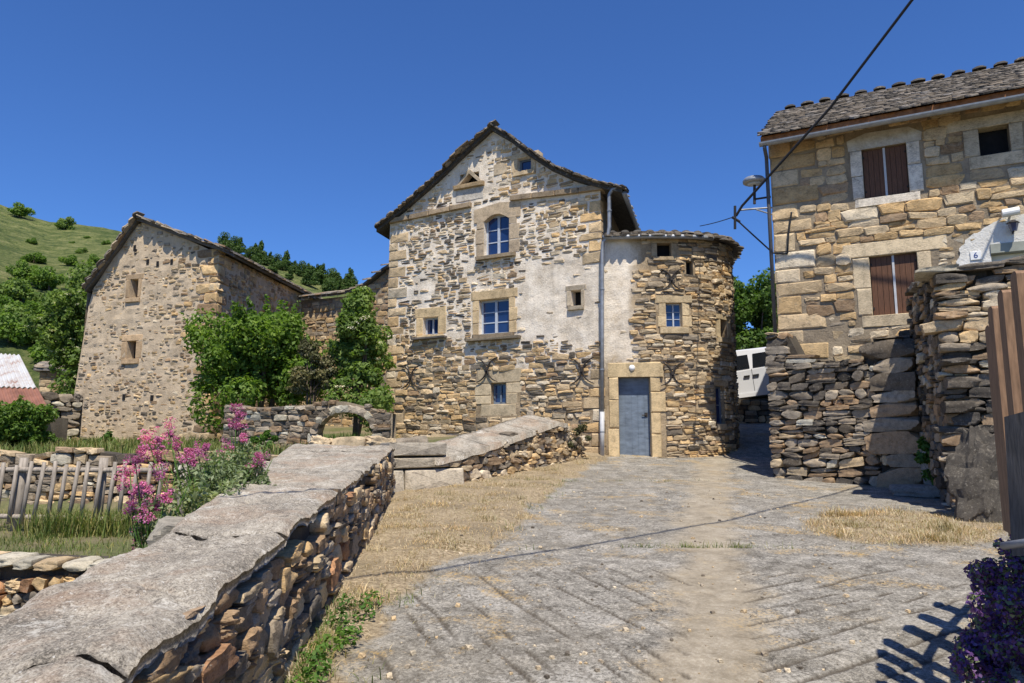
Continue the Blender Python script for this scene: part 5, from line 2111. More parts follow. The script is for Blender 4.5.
# ------------------------------------------------------------------ foliage
def leaves(clumps, n, size, rng, up=.35, shape=1.7, shell=.75):
    """clumps: (centre, radius triple). Returns vertices and quads of folded leaf-sized faces."""
    cs = np.array([c for c, r in clumps])
    rs = np.array([r for c, r in clumps])
    wt = (rs.prod(1)) ** (2 / 3)
    k = rng.choice(len(clumps), n, p=wt / wt.sum())
    d = rng.normal(size=(n, 3))
    d /= np.linalg.norm(d, axis=1)[:, None]
    rad = rng.uniform(0, 1, n) ** (1 / 3) * (1 - shell) + shell * (rng.uniform(.55, 1.08, n))
    pos = cs[k] + d * rs[k] * rad[:, None]
    nrm = d * .7 + rng.normal(size=(n, 3)) * .55 + np.array([0, 0, up])
    nrm /= np.linalg.norm(nrm, axis=1)[:, None]
    t = rng.normal(size=(n, 3))
    t -= (t * nrm).sum(1)[:, None] * nrm
    t /= np.linalg.norm(t, axis=1)[:, None]
    b = np.cross(nrm, t)
    L = size * rng.uniform(.6, 1.3, n)[:, None]
    Wd = L / shape
    fold = nrm * L * .16
    v = np.stack([pos - t * L * .5, pos + b * Wd * .5 + fold, pos + t * L * .5, pos - b * Wd * .5 + fold], 1).reshape(-1, 3)
    f = np.arange(4 * n).reshape(n, 4)
    return v, f


def clump_set(c, R, n, rng, rr=(.25, .45), flat=.85, lower=-.75):
    out = []
    c = np.array(c)
    R = np.array(R)
    while len(out) < n:
        d = rng.normal(size=3)
        d /= np.linalg.norm(d)
        if d[2] < lower: continue
        r = rng.uniform(.35, .92) if rng.random() < .85 else rng.uniform(0, .5)
        q = rng.uniform(*rr) * R.min()
        out.append((c + d * R * r, (q * rng.uniform(.9, 1.3), q * rng.uniform(.9, 1.3), q * flat)))
    return out


M['leaf_shrub'] = leaf_mat('shrub_leaf', [(.08, .15, .02), (.12, .21, .03), (.155, .25, .045), (.20, .29, .075)], .42)
M['leaf_elder'] = leaf_mat('elder_leaf', [(.10, .165, .035), (.155, .235, .055), (.21, .29, .085)], .42)
M['leaf_dark'] = leaf_mat('dark_leaf', [(.05, .105, .018), (.08, .145, .026), (.11, .185, .04)], .35)
M['leaf_pine'] = leaf_mat('pine_leaf', [(.045, .09, .02), (.07, .125, .028), (.10, .155, .04)], .25)
M['leaf_hedge'] = leaf_mat('hedge_leaf', [(.07, .14, .02), (.11, .19, .03), (.145, .235, .05)], .4)
M['leaf_dry'] = leaf_mat('dry_twig', [(.13, .12, .06), (.10, .11, .045), (.16, .14, .08)], .2)
M['petal_white'] = leaf_mat('elder_flower', [(.62, .60, .44), (.72, .70, .55)], .2)
M['petal_pink'] = leaf_mat('valerian_flower', [(.46, .085, .27), (.56, .15, .37), (.64, .26, .45), (.38, .055, .20)], .3)
M['leaf_grey'] = leaf_mat('valerian_leaf', [(.15, .20, .085), (.22, .28, .14), (.30, .34, .20)], .3)
M['petal_purple'] = leaf_mat('purple_flower', [(.16, .07, .25), (.23, .115, .33), (.11, .045, .18), (.30, .18, .39)], .28)
M['straw'] = leaf_mat('straw', [(.26, .175, .09), (.46, .35, .20), (.58, .47, .30), (.36, .225, .12), (.66, .57, .41), (.30, .28, .11)], .2)
M['grass'] = leaf_mat('grass_blade', [(.07, .12, .022), (.12, .17, .04), (.19, .21, .07), (.30, .26, .11)], .3)
M['weed'] = leaf_mat('weed_leaf', [(.05, .12, .018), (.08, .17, .03), (.12, .20, .045)], .3)


def bush(name, label, cat, base, c, R, nclump, nleaf, size, mat, trunk_h=None, trunk_r=.08, stems=3, group=None, flowers=0, seed=1, rr=(.25, .45), extra=None, crown='crown'):
    rng = np.random.default_rng(seed)
    r = random.Random(seed)
    t = thing(name, base, label, cat, group)
    cl = clump_set(c, R, nclump, rng, rr) + (extra or [])
    sh = []
    for i in range(int(nclump * 1.6)):
        cc, rr_ = cl[rng.integers(nclump)]
        d = np.array(cc) - np.array(c)
        d = d / (np.linalg.norm(d) + 1e-6) + rng.normal(size=3) * .35 + np.array([0, 0, .25])
        d /= np.linalg.norm(d)
        Ls = rng.uniform(.25, .62) * min(R) * .75
        for q in range(5):
            sh.append((np.array(cc) + d * (np.array(rr_).mean() * .6 + Ls * q / 4), (size * (.95 - .12 * q),) * 3))
    v, f = leaves(cl, nleaf, size, rng)
    v2, f2 = leaves(sh, int(nleaf * .22), size * .95, rng)
    v, f = np.vstack([v, v2]), np.vstack([f, f2 + len(v)])
    cr = mk(crown, v, f, mat, t)
    m = MB()
    b = Vector(base)
    for i in range(stems):
        tgt = Vector(cl[i * 3 % len(cl)][0])
        mid = b.lerp(tgt, .5) + Vector((r.uniform(-.1, .1), r.uniform(-.1, .1), r.uniform(0, .2))) * R[0]
        st = b + Vector((r.uniform(-1, 1), r.uniform(-1, 1), 0)) * trunk_r * 1.2
        m.tube([st - Vector((0, 0, .15)), st.lerp(mid, .5), mid, tgt], [trunk_r, trunk_r * .8, trunk_r * .55, trunk_r * .2], 7)
        for q in range(3):
            t2 = Vector(cl[(i * 5 + q * 7) % len(cl)][0])
            m.tube([mid, mid.lerp(t2, .6) + Vector((0, 0, .05)), t2], [trunk_r * .45, trunk_r * .3, trunk_r * .1], 5)
    m.build('trunk', M['bark'], t, True)
    if flowers:
        fc = []
        for i in range(flowers):
            cc, rr_ = cl[rng.integers(len(cl))]
            d = rng.normal(size=3)
            d /= np.linalg.norm(d)
            d[2] = abs(d[2]) * .8
            d[1] = -abs(d[1])
            fc.append((np.array(cc) + d * np.array(rr_) * 1.06, (.13, .13, .035)))
        v, f = leaves(fc, flowers * 26, .045, rng, 1.2)
        mk('blossom', v, f, M['petal_white'], cr)
    return t


c = at(256, 362, 19.6)
bush('shrub', 'large rounded green shrub in front of the barn side wall', 'shrub', (c.x + .2, c.y, -.25), c, (1.75, 1.5, 1.65), 60, 26000, .13, M['leaf_shrub'], trunk_r=.10, stems=5, seed=3, extra=[(np.array(at(215, 400, 19.4)), (.7, .7, .9)), (np.array(at(300, 385, 19.2)), (.8, .7, .8)), (np.array(at(205, 330, 19.6)), (.5, .6, .6))])
c = at(313, 375, 18.4)
bush('ivy_shrub', 'dry twiggy grey-green bush beside the large shrub over the arch wall', 'shrub', (c.x, c.y, -.2), c, (.62, .5, .85), 20, 6000, .075, M['leaf_dry'], trunk_r=.04, seed=4)
c = at(362, 350, 18.6)
bush('elder_tree', 'flowering elder climbing the left corner of the gabled house', 'tree', (c.x - .1, c.y, -.3), c, (.72, .6, 1.75), 40, 13000, .12, M['leaf_elder'], trunk_r=.07, stems=4, flowers=26, seed=5, rr=(.35, .6), extra=[(np.array(at(348, 395, 18.3)), (.6, .5, .6)), (np.array(at(376, 410, 17.2)), (.45, .4, .55)), (np.array(at(382, 398, 15.9)), (.28, .25, .3))])
c = at(72, 330, 27.0)
bush('elder_tree', 'tall elder with white blossom left of the barn gable', 'tree', (c.x + .2, c.y, 0), c, (1.3, 1.2, 2.2), 48, 17000, .16, M['leaf_elder'], trunk_r=.12, stems=4, flowers=75, seed=6, rr=(.3, .5), extra=[(np.array(at(88, 280, 27)), (.7, .7, .8)), (np.array(at(80, 385, 26.6)), (1, .8, .9))])
c = at(14, 430, 16.6)
bush('hedge_bush', 'dense clipped bright green bush in front of the shed', 'bush', (c.x, c.y, -.3), c, (1.05, .8, .72), 36, 14000, .085, M['leaf_hedge'], trunk_r=.05, seed=7)
c = at(752, 325, 30.0)
bush('ivy_tree', 'dark leafy tree behind the van at the end of the lane', 'tree', (c.x, c.y, 1.0), c, (2.2, 1.5, 2.1), 44, 15000, .19, M['leaf_dark'], trunk_r=.14, seed=8, extra=[(np.array(at(770, 290, 30)), (.9, .9, .9)), (np.array(at(745, 350, 29)), (1.2, .9, 1.0))])
c = at(105, 448, 20.5)
bush('weed_bush', 'small green bush at the foot of the barn gable', 'bush', (c.x, c.y, -.1), c, (.42, .35, .36), 12, 2600, .09, M['weed'], trunk_r=.02, seed=9)
c = at(268, 440, 15.2)
bush('weed_bush', 'low leafy weed at the foot of the arch wall', 'bush', (c.x, c.y, -.3), c, (.35, .25, .14), 8, 900, .09, M['weed'], trunk_r=.015, seed=10)

# pines and bushes on the hill: a few shapes, copied
def proto_tree(seed, H, R, mat, n, size, pine=False):
    rng = np.random.default_rng(seed)
    cl = []
    if pine:
        for k in range(16):
            t = k / 15
            w = R * (1 - .72 * t) * rng.uniform(.6, 1.05)
            a = rng.uniform(0, 6.28)
            cl.append((np.array([math.cos(a) * w * .45, math.sin(a) * w * .45, H * (.24 + .72 * t)]), (w * .7, w * .7, H * .10)))
    else:
        cl = clump_set((0, 0, H * .55), (R, R, H * .45), 16, rng, (.35, .6))
    v, f = leaves(cl, n, size, rng)
    m = MB()
    m.tube([(0, 0, -.3), (.05, 0, H * .4), (0, 0, H * .85)], [R * .09, R * .06, R * .02], 6)
    t = mk('crown', v, f, mat, None)
    t2 = m.build('trunk', M['bark'], None, True)
    return t, t2


def place_tree(pr, name, label, cat, group, p, sc, rz, src):
    t = thing(name, p, label, cat, group)
    for o in pr:
        c = o if not src else o.copy()
        if src: COL.objects.link(c)
        l = WL[o].copy()
        c.parent = t
        c.location = l
    t.scale = (sc, sc, sc * RND.uniform(.85, 1.15))
    t.rotation_euler = (0, 0, rz)
    return t


pines = [proto_tree(20 + i, 4.6, 1.9, M['leaf_pine'], 2600, .34, i < 2) for i in range(3)]
usedp = set()
spots = [(222, 252), (232, 254), (243, 258), (254, 262), (264, 262), (272, 268), (281, 270), (290, 272), (299, 276), (309, 279), (318, 282), (328, 286), (337, 288), (347, 291), (250, 270), (285, 280), (305, 287), (326, 293), (238, 264), (268, 274), (227, 256), (248, 262), (259, 265), (276, 270), (294, 276), (313, 283), (332, 289), (342, 292), (352, 294), (217, 251)]
for i, (u, v) in enumerate(spots):
    p = hill_at(u, v + 1)
    k = i % 3
    place_tree(pines[k], 'pine_tree', 'dark pine on the ridge behind the barn roof', 'tree', 'pines along the ridge behind the barn', p - Vector((0, 0, .3)), RND.uniform(.42, .78), RND.uniform(0, 6), k in usedp)
    usedp.add(k)
bushes = [proto_tree(30 + i, 3.0, 1.7, M[k], 2200, .34) for i, k in enumerate(('leaf_shrub', 'leaf_elder', 'leaf_hedge'))]
usedb = set()
hs = [(3, 214, 1.1), (50, 226, .8), (22, 260, 1.0), (40, 290, 1.4), (12, 300, 1.5), (28, 275, 1.1), (58, 262, .9), (15, 330, 1.3), (35, 345, 1.4), (5, 345, 1.5), (70, 250, .6), (95, 240, .5), (10, 280, 1.2), (48, 310, 1.1), (30, 320, 1.3), (85, 262, .8), (110, 245, .5), (18, 242, .6), (60, 240, .4), (60, 340, 1.3), (2, 318, 1.2), (45, 365, 1.2), (112, 262, .7), (75, 236, .45)]
for i, (u, v, s) in enumerate(hs):
    p = hill_at(u, v + 4)
    k = i % 3
    if i == 0: k = 0
    lab = 'round bush on the skyline at the far left edge' if i == 0 else 'small lone bush on the skyline of the green hill' if i == 1 else 'bush scattered on the green hillside at the left'
    place_tree(bushes[k], 'hill_bush', lab, 'bush', 'bushes on the hillside', p - Vector((0, 0, .4)), s * (1 if v < 230 else .62), RND.uniform(0, 6), k in usedb)
    usedb.add(k)


# ------------------------------------------------------------------ pink valerian over the parapet
def valerian(base, heads, label, seed, nleaf, R, lc):
    rng = np.random.default_rng(seed)
    r = random.Random(seed)
    t = thing('valerian_plant', base, label, 'plant', 'valerian along the parapet')
    b = Vector(base)
    m = MB()
    cl = []
    for c, rr in lc:
        for q in range(5): cl.append((np.array(c) + rng.normal(size=3) * rr * .5, (rr * .5, rr * .5, rr * .55)))
    for p in heads:
        mid = b.lerp(p, .55) + Vector((r.uniform(-.05, .05), r.uniform(-.05, .05), -.02))
        m.tube([b + Vector((r.uniform(-.1, .1), r.uniform(-.1, .1), 0)), mid, p], [.006, .005, .003], 5)
    for c, rr in lc:
        for q in range(4):
            e = Vector(c) + Vector((r.uniform(-1, 1), r.uniform(-1, 1), r.uniform(.2, 1))) * rr
            m.tube([b, b.lerp(e, .6) + Vector((0, 0, .03)), e], [.006, .005, .003], 5)
    m.build('stem', M['weed'], t, True)
    v, f = leaves(cl, int(nleaf * .40), .05, rng, .5, 2.6, .25)
    mk('leaf_mass', v, f, M['leaf_grey'], t)
    for p in heads:
        s = r.uniform(.045, .075)
        cl2 = [(np.array(p), (s * .5, s * .5, s * .5))] + [(np.array(p) + rng.normal(size=3) * s * .40 * np.array([1, 1, 1.2]), (s * .45, s * .45, s * .35)) for _ in range(8)]
        v, f = leaves(cl2, 300, .014, rng, .8, 1.3, .8)
        mk('flower_head', v, f, M['petal_pink'], t)
    return t


def heads(lst, Y): return [at(u, v, Y + RND.uniform(-.25, .25)) for u, v in lst]


b1 = (-2.55, 5.0, -1.25)
valerian((-2.45, 5.0, -1.0), heads([(130, 470), (138, 495), (128, 482), (145, 515), (150, 500), (158, 505), (135, 460), (160, 475), (146, 488), (140, 538), (132, 508), (166, 495)], 5.0),
         'pink valerian nearest the picket fence, leaning over the parapet', 41, 3600, .3, [(at(165, 520, 5), .17), (at(185, 500, 5.1), .2), (at(178, 540, 4.9), .14), (at(155, 530, 5.0), .13), (at(200, 512, 5.2), .16)])
valerian((-2.35, 5.7, -.9), heads([(150, 448), (158, 442), (168, 430), (148, 440), (170, 434), (142, 452), (176, 446), (190, 452), (198, 450), (205, 448), (186, 458), (158, 455), (193, 462)], 5.6),
         'tall pink valerian in the middle of the clump', 42, 4200, .3, [(at(205, 485, 5.6), .2), (at(225, 480, 5.7), .2), (at(190, 480, 5.6), .17), (at(215, 500, 5.4), .17), (at(235, 468, 5.9), .16)])
valerian((-2.4, 6.6, -.75), heads([(236, 411), (239, 416), (232, 425), (238, 424), (256, 460), (252, 465), (228, 446), (243, 438), (262, 462), (222, 455)], 6.5),
         'pink valerian with one tall flower head farthest along the parapet', 43, 4200, .3, [(at(240, 470, 6.4), .2), (at(255, 475, 6.4), .17), (at(225, 462, 6.5), .18), (at(248, 455, 6.7), .15), (at(258, 490, 6.0), .12)])


# ------------------------------------------------------------------ grass and straw
def blades(pts, hgt, width, lean, rng, flat=0.0):
    n = len(pts)
    a = rng.uniform(0, 2 * np.pi, n)
    d = np.stack([np.cos(a), np.sin(a), np.zeros(n)], 1)
    sd = np.stack([-np.sin(a), np.cos(a), np.zeros(n)], 1)
    H = hgt * rng.uniform(.4, 1.4, n)
    le = lean * rng.uniform(.3, 1.6, n)
    mid = pts + d * (H * np.sin(le) * .45)[:, None] + np.array([0, 0, 1]) * (H * np.cos(le) * .6)[:, None]
    tip = pts + d * (H * np.sin(le) * 1.15)[:, None] + np.array([0, 0, 1]) * (H * np.cos(le) * .85)[:, None]
    w = width * rng.uniform(.6, 1.4, n)[:, None]
    v = np.stack([pts - sd * w, pts + sd * w, mid + sd * w * .7, mid - sd * w * .7, tip], 1).reshape(-1, 3)
    i = np.arange(n)[:, None] * 5
    f = np.concatenate([i + np.array([0, 1, 2]), i + np.array([0, 2, 3]), i + np.array([3, 2, 4])], 0)
    return v, f


def scatter(n, x0, x1, y0, y1, keep, rng, jit=0.0):
    out = []
    while len(out) < n:
        x, y = rng.uniform(x0, x1), rng.uniform(y0, y1)
        if rng.random() < keep(x, y): out.append((x, y, gz(x, y) - .005))
    return np.array(out)


rng = np.random.default_rng(77)
kv = lambda x, y: ((road_mask(x, y)[0] + .05 * sm(.8, .0, x - verge(y))) if x > edge_x(min(y, 11.6)) + .04 else 0) * (.14 + .86 * sm(-.15, .35, noise.fractal(Vector((x * 1.9, y * 1.9, 3)), 1, 2, 3))) * min(1, 8.5 / y)
pt = scatter(46000, -1.75, 2.3, 2.6, 16.8, kv, rng)
hh_ = np.array([.045 + .06 * sm(.0, .5, noise.noise(Vector((p_[0] * 2.3, p_[1] * 2.3, 21)))) for p_ in pt])
v, f = blades(pt, hh_, .0024, 1.35, rng)
o = mk('dry_grass', v, f, M['straw'])
tag(o, 'dry straw-coloured grass along the verge beside the parapet', 'grass', kind='stuff')
pt = scatter(15000, 3.2, 6.8, 7.4, 11.0, lambda x, y: patch(x, y) * (.22 + .78 * sm(-.1, .35, noise.noise(Vector((x * 2.4, y * 2.4, 6))))), rng)
hh_ = np.array([.05 + .12 * sm(.0, .5, noise.noise(Vector((p_[0] * 2.3, p_[1] * 2.3, 21)))) for p_ in pt])
v, f = blades(pt, hh_, .003, 1.1, rng)
o = mk('dry_grass', v, f, M['straw'])
tag(o, 'patch of dry brown grass at the right side of the ramp', 'grass', kind='stuff')
# green grass: joint of the slabs, verge edge, foot of the parapet
def kg(x, y):
    a = sm(.10, .0, abs(y - joint_y(x, 0))) * (sm(.9, 1.6, x) * sm(3.0, 2.2, x) * (.2 + .8 * sm(.0, .3, noise.noise(Vector((x * 4, 3, 3))))) + .10 * sm(.1, .4, noise.noise(Vector((x * 3, 7, 3))))) + sm(.06, 0, abs(y - joint_y(x, 1))) * .25
    b = sm(.30, .05, x - edge_x(y)) * sm(6.0, 4.2, y) * .8 if x > edge_x(y) + .04 else 0
    c_ = sm(.25, .0, abs(x - verge(y))) * .10 * sm(.1, .4, noise.noise(Vector((x * 2, y * 2, 14))))
    return a + b + c_ if x > edge_x(min(y, 11.6)) + .04 else 0
pt = scatter(2200, -1.6, 4.6, 2.7, 13.6, kg, rng)
v, f = blades(pt, .09, .003, .9, rng)
o = mk('green_grass', v, f, M['grass'])
tag(o, 'green grass sprouting in slab joints and at the parapet foot', 'grass', kind='stuff')
# leafy weeds at the parapet foot
rngw = np.random.default_rng(88)
cl = []
for y in np.arange(2.9, 5.6, .16):
    x = edge_x(y) + rngw.uniform(.10, .34)
    cl.append((np.array([x, y, gz(x, y) + .05]), (.09, .10, .06)))
for (u, v_) in ((362, 560), (350, 575)):
    pass
v, f = leaves(cl, 1100, .036, rngw, .9, 1.6, .3)
o = mk('low_weeds', v, f, M['weed'])
tag(o, 'low leafy green weeds along the foot of the parapet wall', 'weeds', kind='stuff')
# loose grit and pebbles on the ramp
gr_v, gr_f, gr_c, nv_ = [], [], [], 0
for i in range(900):
    y = 3.3 + 9 * rng.random() ** 1.8
    x = rng.uniform(-.9, 4.6)
    if x < edge_x(y) + .1: continue
    sz = .006 + .022 * rng.random() ** 3
    me_, va_, ff_ = PROTO['near'][rng.integers(8)]
    A_ = np.array(Matrix.Rotation(rng.uniform(0, 6.3), 3, 'Z') @ Matrix.Diagonal((sz * 1.5, sz * 1.2, sz)))
    q_ = va_ @ A_.T + np.array([x, y, gz(x, y) + sz * .3])
    gr_v.append(q_)
    gr_f += [tuple(a + nv_ for a in f_) for f_ in ff_]
    gr_c.append(np.tile(np.array([*pick([('pale', 2), ('tan', 2), ('grey', 3), ('dark', 1)], RND), 1]), (len(q_), 1)))
    nv_ += len(q_)
o = mk('loose_gravel', np.vstack(gr_v), gr_f, M['near_stone_stuff'], None, False, np.vstack(gr_c))
tag(o, 'loose grit and pebbles scattered over the ramp', 'gravel', kind='stuff')
# garden turf
kt = lambda x, y: (.25 + .75 * sm(-.1, .3, noise.noise(Vector((x * 1.1, y * 1.1, 1))))) if (7.1 < y < 12.4 or y > 12.95) and x < edge_x(min(y, 12)) - par_w(min(y, 12)) - .05 else 0
pt = scatter(15000, -12, -2.3, 7.1, 12.4, kt, rng)
v, f = blades(pt, .11, .004, .7, rng)
o = mk('garden_grass', v, f, M['grass'])
tag(o, 'rough green grass on the bank round the picket fence', 'grass', kind='stuff')
pt = scatter(9000, -15, -4.2, 12.95, 21, kt, rng)
v, f = blades(pt, .30, .010, .4, rng)
o = mk('garden_grass', v, f, M['grass'])
tag(o, 'tall green grass below the barn gable', 'grass', kind='stuff')
# grass tuft clumps against the fence
cl = []
for u in (120, 60, 45, 100, 75):
    q = at(u, 520, 9.5)
    for k in range(260):
        a = rng.normal(0, .16)
        cl.append((q.x + a, 9.5 + rng.normal(0, .12), -1.24))
v, f = blades(np.array(cl), .38, .006, .4, rng)
o = mk('grass_tufts', v, f, M['grass'])
tag(o, 'long grass tufts in front of the picket fence', 'grass', kind='stuff')
# grass seen through the arch
q = at(345, 440, 17.5)
pt = np.stack([rng.uniform(q.x - 1.2, q.x + 1.2, 2500), rng.uniform(16.3, 18.5, 2500), np.full(2500, -.34)], 1)
v, f = blades(pt, .5, .01, .4, rng)
o = mk('arch_grass', v, f, M['weed'])
tag(o, 'bright grass seen through the low arch', 'grass', kind='stuff')
# weeds between the retaining walls
c = at(931, 455, 11.7)
bush('wall_weed', 'bright green weed growing between the two retaining walls', 'plant', (c.x, c.y, -.95), (c.x, c.y, -.45), (.20, .18, .50), 12, 1100, .09, M['weed'], trunk_r=.012, seed=61)
c = at(575, 440, 16.2)
bush('dry_bush', 'dry grey bush growing over the upper end of the ramp wall', 'bush', (c.x, c.y, -.45), (c.x, c.y, .0), (.42, .25, .42), 14, 2600, .05, M['leaf_dry'], trunk_r=.012, seed=62)

# ------------------------------------------------------------------ wooden pickets, wall and purple flowers at the right edge
fw_ = thing('edge_wall', (2.3, 3.4, -1.5), 'shaded stone wall at the right edge under the wooden pickets', 'wall')
PW = Path([(3.75, 5.0), (2.62, 3.82), (2.10, 2.95), (1.62, 2.05), (1.5, 1.7)])
topw = lambda s: -.44
cw = wall_mesh('wall_core', PW, -1.8, lambda s: topw(s) - .04, [], M['dark_core'], fw_, .15, .02, off=-.08, back=.35)
emit(cw, 'stone', lay(PW, -1.6, topw, [], lambda u, v, s, h: dict(dens=1, gap=.96, out=(-.03, .03), pal=[('grey', 3), ('tan', 2), ('lichen', 2), ('dark', 1)], rot=.08), RND, (.12, .24), (.16, .4), kind='near', dep=.26), 300)
m = MB()
fp = [PW.at(s_, -.50, -.20) for s_ in (.02, PW.c[1], PW.c[2], PW.c[3], PW.L)] + [Vector((1.6, -1.5, -.50)), Vector((6.5, -1.5, -.50)), Vector((6.5, 4.6, -.50))]
nfp = len(fp)
m.add(fp + [p - Vector((0, 0, 1.3)) for p in fp], [tuple(range(nfp))] + [(i, nfp + i, nfp + (i + 1) % nfp, (i + 1) % nfp) for i in range(nfp)])
o = m.build('garden_terrace', soil_mat())
o['kind'] = 'structure'
pf = thing('wooden_fence', (2.3, 3.4, -.44), 'tall brown wooden pickets cropped by the right edge', 'fence')


def picket(x, y, zb, zt, U, w=.085, th=.028, lean=0.0):
    B = Basis((x, y, 0), U)
    m = MB()
    poly = [(-w / 2, zb), (w / 2, zb), (w / 2 + lean, zt - .02), (w * .32 + lean, zt - .004), (lean, zt), (-w * .32 + lean, zt - .004), (-w / 2 + lean, zt - .02)]
    m.prism(B, poly, -th / 2, th / 2)
    return m.build('picket', M['brown_wood'], pf)


tops = [((1034, 250), 2.72), ((1014.5, 271), 3.0), ((1001, 290), 3.27), ((991, 306), 3.52), ((988, 325), 3.75)]
PKT = []
for (u, v), Y in tops:
    p = at(u, v, Y)
    PKT.append((p.x + .02, Y))
    picket(p.x + .02, Y, -.46, p.z, (-.42, -.907), .13, .042, -.012)
for (x, y, z) in ((2.80, 4.05, .56), (3.05, 4.33, .55), (3.34, 4.66, .54), (1.93, 2.45, .76), (1.78, 2.2, .78), (1.63, 1.95, .80)):
    picket(x, y, -.46, z, (-.6, -.8), .15, .045)
for z in (.12, -.28):
    m = MB()
    pts = [(3.50, 4.86), (2.72, 3.94)] + [(x + .045, y) for x, y in PKT[::-1]] + [(1.70, 1.95)]
    m.tube([Vector((x + .03, y, z)) for x, y in pts], .030, 6)
    m.build('rail', M['brown_wood'], pf)
# grey leaning board in front of the pickets
gp_ = thing('gate_post', at(1015, 540, 2.85), 'grey weathered board leaning in front of the brown pickets', 'post')
m = MB()
q4 = [at(1012, 556, 2.86), at(1085, 556, 2.55), at(1080, 396, 2.55), at(1004, 417, 2.86)]
m.add(q4 + [p + Vector((.07, .03, 0)) for p in q4], [(0, 1, 2, 3), (7, 6, 5, 4), (0, 4, 5, 1), (1, 5, 6, 2), (2, 6, 7, 3), (3, 7, 4, 0)])
m.build('post_board', M['grey_wood'], gp_)
pp = thing('metal_pipe', at(1012, 545, 2.7), 'short dark metal pipe above the purple flowers', 'pipe')
m = MB()
m.tube([at(1003, 546, 2.72), at(1060, 538, 2.5)], .0145, 12)
m.build('tube', M['zinc'], pp, True)
m = MB()
m.tube([at(1002.4, 546, 2.722), at(1003.6, 546, 2.718)], .011, 10)
m.build('bore_shade', M['dark'], pp)  # dark disc paints the unlit bore onto the closed pipe end
rngp = np.random.default_rng(55)
fl = thing('aubrieta_plant', (2.05, 3.0, -1.4), 'purple flowering cushion hanging down the shaded edge wall', 'plant')
cl = []
for (u, v, Y, r_) in ((1000, 556, 3.1, .08), (1008, 572, 3.0, .09), (994, 580, 3.1, .09), (1004, 600, 3.0, .11), (988, 606, 3.1, .10), (998, 630, 2.95, .12), (988, 645, 3.0, .11), (1004, 660, 2.85, .12), (994, 690, 2.85, .12), (1016, 595, 2.85, .09), (1014, 628, 2.8, .10), (1014, 548, 3.0, .06), (1000, 716, 2.75, .12)):
    p = at(u, v, Y)
    for k in range(3):
        cl.append((np.array(p) + rngp.normal(size=3) * r_ * .36, (r_ * .48, r_ * .48, r_ * .55)))
v, f = leaves(cl, 2600, .026, rngp, .2, 2.0, .2)
mk('leaf_mass', v, f, M['leaf_grey'], fl)
v, f = leaves(cl, 7600, .018, rngp, .3, 1.15, .9)
mk('blossom', v, f, M['petal_purple'], fl)

# ------------------------------------------------------------------ street lamp, cables
sj, hj = PR.hit(775, 214)
sl_ = thing('street_lamp', PR.at(0, PR.hit(775, 196)[1]), 'disc-shaped street lamp on a bracket at the corner of the shuttered house', 'street lamp')
A_l = PR.at(-.02, PR.hit(776, 196)[1], .0)
tipl = at(756, 199, A_l.y + .05)
m = MB()
m.tube([A_l, tipl + Vector((0, 0, -.0))], .022, 8)
m.build('arm', M['iron'], sl_)
m = MB()
pb_ = at(754.5, 204, A_l.y + .05)
pt_ = at(754.5, 184, A_l.y + .05)
m.tube([pb_, pt_], .03, 8)
m.build('stem', M['iron'], sl_)
m = MB()
cd = at(754, 180.5, A_l.y + .05)
m.tube([cd + Vector((0, 0, -.07)), cd + Vector((0, 0, -.05)), cd + Vector((0, 0, .0)), cd + Vector((0, 0, .05)), cd + Vector((0, 0, .085))], [.19, .225, .23, .19, .06], 20)
hd = m.build('lamp_head', M['zinc'], sl_, True)
m = MB()
m.tube([cd + Vector((0, 0, -.10)), cd + Vector((0, 0, -.069))], [.10, .16], 16)
m.build('lens', M['frame'], hd, True)
# bracket that carries the cables
cbk = thing('cable_bracket', PR.at(0, hj), 'steel cable bracket below the street lamp', 'bracket')
bt_ = at(741, 210, A_l.y - .1)
m = MB()
m.tube([PR.at(-.01, PR.hit(776, 207)[1]), at(752, 209, A_l.y - .05), bt_], .02, 8)
m.tube([PR.at(-.01, PR.hit(776, 214)[1]), at(756, 209.5, A_l.y - .05)], .016, 8)
m.build('arm', M['zinc'], cbk)
m = MB()
m.tube([at(735, 206, bt_.y), at(735, 229, bt_.y)], .028, 8)
m.tube([at(732, 217, bt_.y), at(740, 222, bt_.y)], .03, 8)
m.build('insulator', M['cable'], cbk)


def cable(name, pts, r, label, sag=0.0):
    a = [Vector(p) for p in pts]
    q = []
    for i in range(len(a) - 1):
        for k in range(14):
            t = k / 14
            p = a[i].lerp(a[i + 1], t)
            p.z -= sag * 4 * t * (1 - t)
            q.append(p)
    q.append(a[-1])
    m = MB()
    m.tube(q, r, 6)
    o = m.build(name, M['cable'], None, True)
    return tag(o, label, 'cable')


k0 = at(736, 216, bt_.y)
c1_ = at(912, 0, 11.6)
k1 = k0 + (c1_ - k0) * 1.9
cable('overhead_cable', [k0, at(742, 206, bt_.y - .1), at(830, 108, 12.9), c1_, c1_ + (c1_ - at(830, 108, 12.9)) * 2.0], .026, 'thick black overhead cable slanting up to the top edge from the bracket')
an_ = PB.at(PB.hit(700, 236)[0], PB.hit(700, 236)[1] + .15, -.2)
cable('service_wire', [k0, at(700, 226, 17.0)], .010, 'thin wire from the bracket across to the annex eaves', .02)
cable('drop_cable', [at(738, 221, bt_.y), at(752, 234, bt_.y + .05), at(773, 253, A_l.y - .02), PR.at(*PR.hit(788, 254), .02)], .016, 'black cable drooping from the bracket to the house wall')
cable('wall_cable', [PR.at(*PR.hit(788, 254), .075), PR.at(*PR.hit(789, 235), .08), PR.at(*PR.hit(792, 213), .075)], .018, 'short black cable clipped to the tawny wall near the corner')
